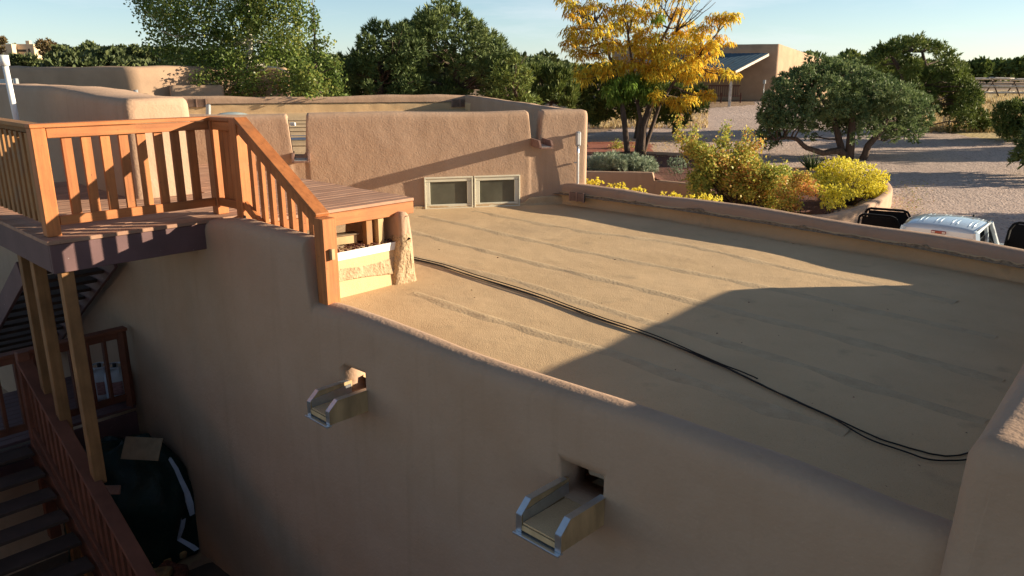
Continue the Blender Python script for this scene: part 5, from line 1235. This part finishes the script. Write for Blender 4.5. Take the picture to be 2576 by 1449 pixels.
# small folded chair/pallet on the gravel edge
q = G(2372, 326); pc = thing('slatted_pallet', 'small dark slatted pallet leaning at the gravel edge by the bushes', 'pallet', q)
for k in range(5):
    m_ = MB(); m_.beam((q.x+.05*k*2-.1, q.y, q.z), (q.x+.05*k*2+.15, q.y+.3, q.z+.8), .05, .03); m_.build('slat', M['pole'], pc)
m_ = MB(); m_.beam((q.x-1.0, q.y-.1, q.z+.08), (q.x+.6, q.y-.2, q.z+.06), .3, .08); m_.build('base', M['steel_dark'], pc)

# ================================================================== NEIGHBOUR BUILDING LEFT
nb = thing('neighbour_building', 'low brown stucco building with rounded roofline behind the left wing', 'building', (-12, 24, -1))
p1 = atY(321, 166, 22.5); zt = p1.z
n1 = Vector((p1.x, p1.y)); n0 = n1+Vector((-1, .16)).normalized()*16; n2_ = n1+Vector((.62, .60)).normalized()*3.6
adobe('walls', [n0+Vector((0, .3)), n1+Vector((.0, .2)), n2_, n2_+Vector((1, .1))*1.2], .5, lambda s: zt-.02*math.sin(s), lambda s: -2.6, M['stucco_far'], nb, r=.14, corner=.15, amp=.03, nz=10, seed=60, step=.3)
lw = thing('garden_wall', 'low shaded adobe wall in front of the neighbouring building', 'wall', (-9, 20, -1))
q0, q1 = atY(255, 236, 19), atY(382, 232, 20.5)
adobe('wall', [(q0.x-2, q0.y-.6), (q0.x, q0.y), (q1.x, q1.y)], .5, lambda s: q1.z-.02, lambda s: -2, M['stucco_far'], lw, r=.16, amp=.02, nz=6, seed=61)
lw2 = thing('sunlit_shed_wall', 'sunlit stucco wall glimpsed below the cottonwood leaves', 'wall', (-8, 23, -1))
q0, q1 = atY(470, 214, 23), atY(562, 212, 23.5)
adobe('wall', [(q0.x-.5, q0.y), (q1.x, q1.y)], .4, lambda s: q0.z, lambda s: -2, M['stucco_far'], lw2, r=.1, amp=.02, nz=6, seed=62)
eb = thing('electric_box', 'grey electrical box with conduit on the neighbouring wall', 'electrical box', atY(38, 215, 21))
q = atY(38, 209, 22.6); m_ = MB(); m_.frame((q.x, q.y-.4, q.z), (1, 0, 0), (0, 1, 0), z3, .34, .15, .24, .01); m_.build('box', M['greymetal'], eb)
q = atY(63, 207, 22.6); m_ = MB(); m_.frame((q.x, q.y-.4, q.z), (1, 0, 0), (0, 1, 0), z3, .1, .12, .24, .02); m_.tube([(q.x+.02, q.y-.4, q.z-.1), (q.x+.05, q.y-.4, q.z-.6)], .03, 6); m_.build('conduit', M['greymetal'], eb)
q = atY(341, 228, 21); st = thing('roof_stub_vent', 'small metal vent cap poking up beyond the left wall top', 'vent', (q.x, 21, q.z-.3)); m_ = MB(); m_.tube([(q.x+.05, 21, q.z-.4), (q.x, 21, q.z+.02)], [.05, .06], 8); m_.build('cap', M['greymetal'], st)
# far houses on the hill
def farhouse(lab, x0, x1, y0, y1, Y, wins):
    a, b_ = atY(x0, y0, Y), atY(x1, y0, Y); zb_ = atY(x0, y1, Y).z; t = thing('hill_house', lab, 'house', (a.x, Y, zb_)); m_ = MB(); m_.box(a.x, b_.x, Y, Y+9, zb_-3, a.z, .1); m_.build('wall', M['stucco_pale'], t)
    for (u0, u1, v0, v1) in wins:
        p, q = atY(u0, v0, Y-.05), atY(u1, v1, Y-.05); m_ = MB(); m_.box(p.x, q.x, Y-.08, Y+.1, q.z, p.z); m_.build('window', M['steel_dark'], t)
    if wins:
        m_ = MB(); c = (a.x*.45+b_.x*.55); m_.box(c-.5, c+.5, Y+3, Y+4, a.z, a.z+.9, .05); m_.build('chimney', M['stucco_pale'], t)
        m_ = MB(); m_.box(a.x-.6, a.x*.6+b_.x*.4, Y-2, Y+1, zb_-1, (zb_+a.z)/2+1.0, .05); m_.build('portal', M['stucco_pale'], t)
farhouse('pale flat roofed house with dark windows on the left hill', 12, 84, 110, 132, 205, [(17, 36, 121, 128), (40, 66, 124, 130), (70, 76, 122, 130)])
farhouse('long pale garden wall below the hill house', 104, 166, 133, 148, 190, [])

# ================================================================== PICKUP
zt_ = -.55; fr = Vector((.635, .772, 0)).normalized(); ri = Vector((fr.y, -fr.x, 0))
A = Z(2277, 560, zt_); B = Z(2458, 579, zt_); mid = (A+B)/2
O = Vector((mid.x, mid.y, ground(mid.x, mid.y))); zg = -2.42
pk = thing('pickup_truck', 'light blue grey pickup truck with ribbed roof and both doors open', 'pickup truck', (O.x, O.y, zg))
def T(f, r, z): return O*1.0+fr*f+ri*r+Vector((0, 0, zg-O.z+z))
def loft(sections, mtl, nm, par=pk, smooth=True, close=True):
    V = [T(*p) for s in sections for p in s]; n = len(sections[0]); F = []
    for i in range(len(sections)-1):
        for j in range(n if close else n-1): jj = (j+1) % n; F.append((i*n+j, i*n+jj, (i+1)*n+jj, (i+1)*n+j))
    if close: F.append(tuple(range(n-1, -1, -1))); F.append(tuple((len(sections)-1)*n+j for j in range(n)))
    m_ = MB(); m_.add(V, F, smooth); return m_.build(nm, mtl, par)
hw = .68; ZR = 1.87
roofsec = []
for f, dz, w_ in ((-.06, -.10, .66), (-.03, -.035, .69), (.05, -.01, .70), (.5, .015, .715), (1.0, .015, .715), (1.45, -.01, .70), (1.68, -.07, .66)):
    sec = []
    for j in range(13):
        q = (j/12-.5)*2; sec.append((f, q*w_, ZR+dz+.045*(1-q*q)-.03*abs(q)**8))
    sec += [(f, w_, ZR+dz-.06), (f, -w_, ZR+dz-.06)]; roofsec.append(sec)
ro = loft(roofsec, M['paint'], 'roof')
for k in range(4):
    r_ = -.46+k*.307; m_ = MB()
    for s in (0, .085):
        P = [T(.14, r_+s, ZR+.035-.045*((r_+s)/.7)**2), T(.6, r_+s, ZR+.063-.045*((r_+s)/.7)**2), T(1.42, r_+s, ZR+.035-.045*((r_+s)/.7)**2)]
        m_.tube(P, .009, 5)
    m_.build('roof_rib', M['paint'], ro)
for s in (-1, 1):
    m_ = MB(); m_.tube([T(-.02, s*.665, ZR-.0), T(.5, s*.70, ZR+.02), T(1.5, s*.68, ZR+.0)], .010, 5); m_.build('drip_moulding', M['rubber'], ro)
m_ = MB(); m_.frame(T(1.45, .35, ZR+.06), fr, ri, z3, .09, .04, .05, .01); m_.build('antenna', M['rubber'], ro)
# pillars + cab back
loft([[(-.06, -.66, 1.80), (-.06, .66, 1.80), (-.08, .67, 1.66), (-.08, -.67, 1.66)], [(-.02, -.66, 1.80), (-.02, .66, 1.80), (-.02, .67, 1.66), (-.02, -.67, 1.66)]], M['paint'], 'cab_back', smooth=False)
loft([[(-.095, -.62, 1.70), (-.095, .62, 1.70), (-.18, .66, 1.18), (-.18, -.66, 1.18)], [(-.06, -.62, 1.70), (-.06, .62, 1.70), (-.14, .66, 1.18), (-.14, -.66, 1.18)]], M['carglass'], 'rear_window', smooth=False)
m_ = MB(); m_.frame(T(-.085, .0, 1.765), ri, fr, z3, .27, .03, .06, .008); bl = m_.build('brake_light', M['redlens'], pk)
for s in (-1, 1): m_ = MB(); m_.frame(T(-.104, s*.095, 1.765), ri, fr, z3, .06, .012, .035, .004); m_.build('cargo_lamp', M['clearlens'], bl)
for s in (-1, 1):
    for f0, z0, f1, z1 in ((-.05, 1.82, -.16, 1.15), (1.62, 1.80, 2.25, 1.15), (.98, 1.84, .98, 1.15)):
        m_ = MB(); m_.beam(T(f0, s*.665, z0), T(f1, s*.80, z1), .10 if f0 < 1.5 else .07, .06); m_.build('pillar', M['paint'], pk)
    m_ = MB(); m_.frame(T(.45, s*.735, 1.5), fr, (ri*.99+z3*.22*s*-1*-1).normalized() if False else ri, z3, .9, .012, .42); m_.build('side_window', M['carglass'], pk)
loft([[(1.66, -.62, 1.80), (1.66, .62, 1.80), (2.3, .74, 1.16), (2.3, -.74, 1.16)], [(1.63, -.62, 1.80), (1.63, .62, 1.80), (2.27, .74, 1.16), (2.27, -.74, 1.16)]], M['carglass'], 'windscreen', smooth=False)
body = lambda f, w_, zt2: [(f, -w_, .45), (f, -w_-.03, .8), (f, -w_, zt2-.06), (f, -w_+.08, zt2), (f, w_-.08, zt2), (f, w_, zt2-.06), (f, w_+.03, .8), (f, w_, .45)]
loft([body(-.2, .93, 1.15), body(2.2, .95, 1.15), body(2.6, .94, 1.13), body(3.55, .88, 1.02), body(3.7, .82, .9)], M['paint'], 'cab_body')
for s in (-1, 1): loft([[(-2.2, s*.95, .5), (-2.2, s*.95, 1.2), (-2.2, s*.83, 1.2), (-2.2, s*.83, .5)], [(-.25, s*.95, .5), (-.25, s*.95, 1.2), (-.25, s*.83, 1.2), (-.25, s*.83, .5)]], M['paint'], 'bed_side', smooth=False)
loft([[(-2.2, -.95, .6), (-2.2, .95, .6), (-2.2, .95, .66), (-2.2, -.95, .66)], [(-.25, -.95, .6), (-.25, .95, .6), (-.25, .95, .66), (-.25, -.95, .66)]], M['black'], 'bed_floor', smooth=False)
m_ = MB(); m_.frame(T(-2.22, 0, .88), ri, fr, z3, 1.7, .06, .6, .02); m_.build('tailgate', M['paint'], pk)
for f in (-1.45, 2.65):
    for s in (-1, 1):
        c = T(f, s*.86, .40); wh = MB(); wh.tube([c-ri*.12, c-ri*.10, c+ri*.10, c+ri*.12], [.34, .39, .39, .34], 20); wo_ = wh.build('wheel', M['rubber'], pk)
        m_ = MB(); m_.tube([c-ri*.13, c+ri*.13], [.22, .22], 16); m_.build('rim', M['galv'], wo_)
# open doors
def door(s, f0, f1, ang, nm_lab):
    h = T(f1, s*.93, 0)-z3*(0); h.z = zg
    d_ = (fr*-math.cos(ang)+ri*s*math.sin(ang)); Ld = f1-f0
    def D(a, z): return h+d_*a+z3*z
    nrm = d_.cross(z3)
    def slab(pts, mtl, nm, par, t=.05):
        V = [D(a, z)+nrm*o for o in (-t/2, t/2) for a, z in pts]; n = len(pts); q = MB(); q.add(V, [tuple(range(n)), tuple(range(2*n-1, n-1, -1))]+[(i, i+n, (i+1) % n+n, (i+1) % n) for i in range(n)]); return q.build(nm, mtl, par)
    dd = slab([(0, .45), (Ld, .45), (Ld, 1.18), (0, 1.18)], M['black'], 'door', pk, .1)
    out = [(.02, 1.18), (.06, 1.62), (.14, 1.76), (.24, 1.80), (Ld-.10, 1.82), (Ld-.02, 1.76), (Ld, 1.18)]
    for i in range(len(out)-1):
        q = MB(); q.beam(D(*out[i]), D(*out[i+1]), .05, .07, up=nrm, bev=.004); q.build('door_frame', M['black'], dd)
    slab([(.05, 1.18), (.1, 1.62), (.18, 1.76), (Ld-.08, 1.78), (Ld-.05, 1.18)], M['black'], 'door_window', dd, .01)
door(-1, 1.0, 2.05, R_(68), ''); door(1, 1.0, 2.05, R_(66), ''); door(-1, .1, 1.0, R_(75), '')
for s in (-1, 1): m_ = MB(); m_.frame(T(2.15, s*1.12, 1.3), fr, ri, z3, .12, .22, .26, .03); m_.build('mirror', M['paint'], pk)
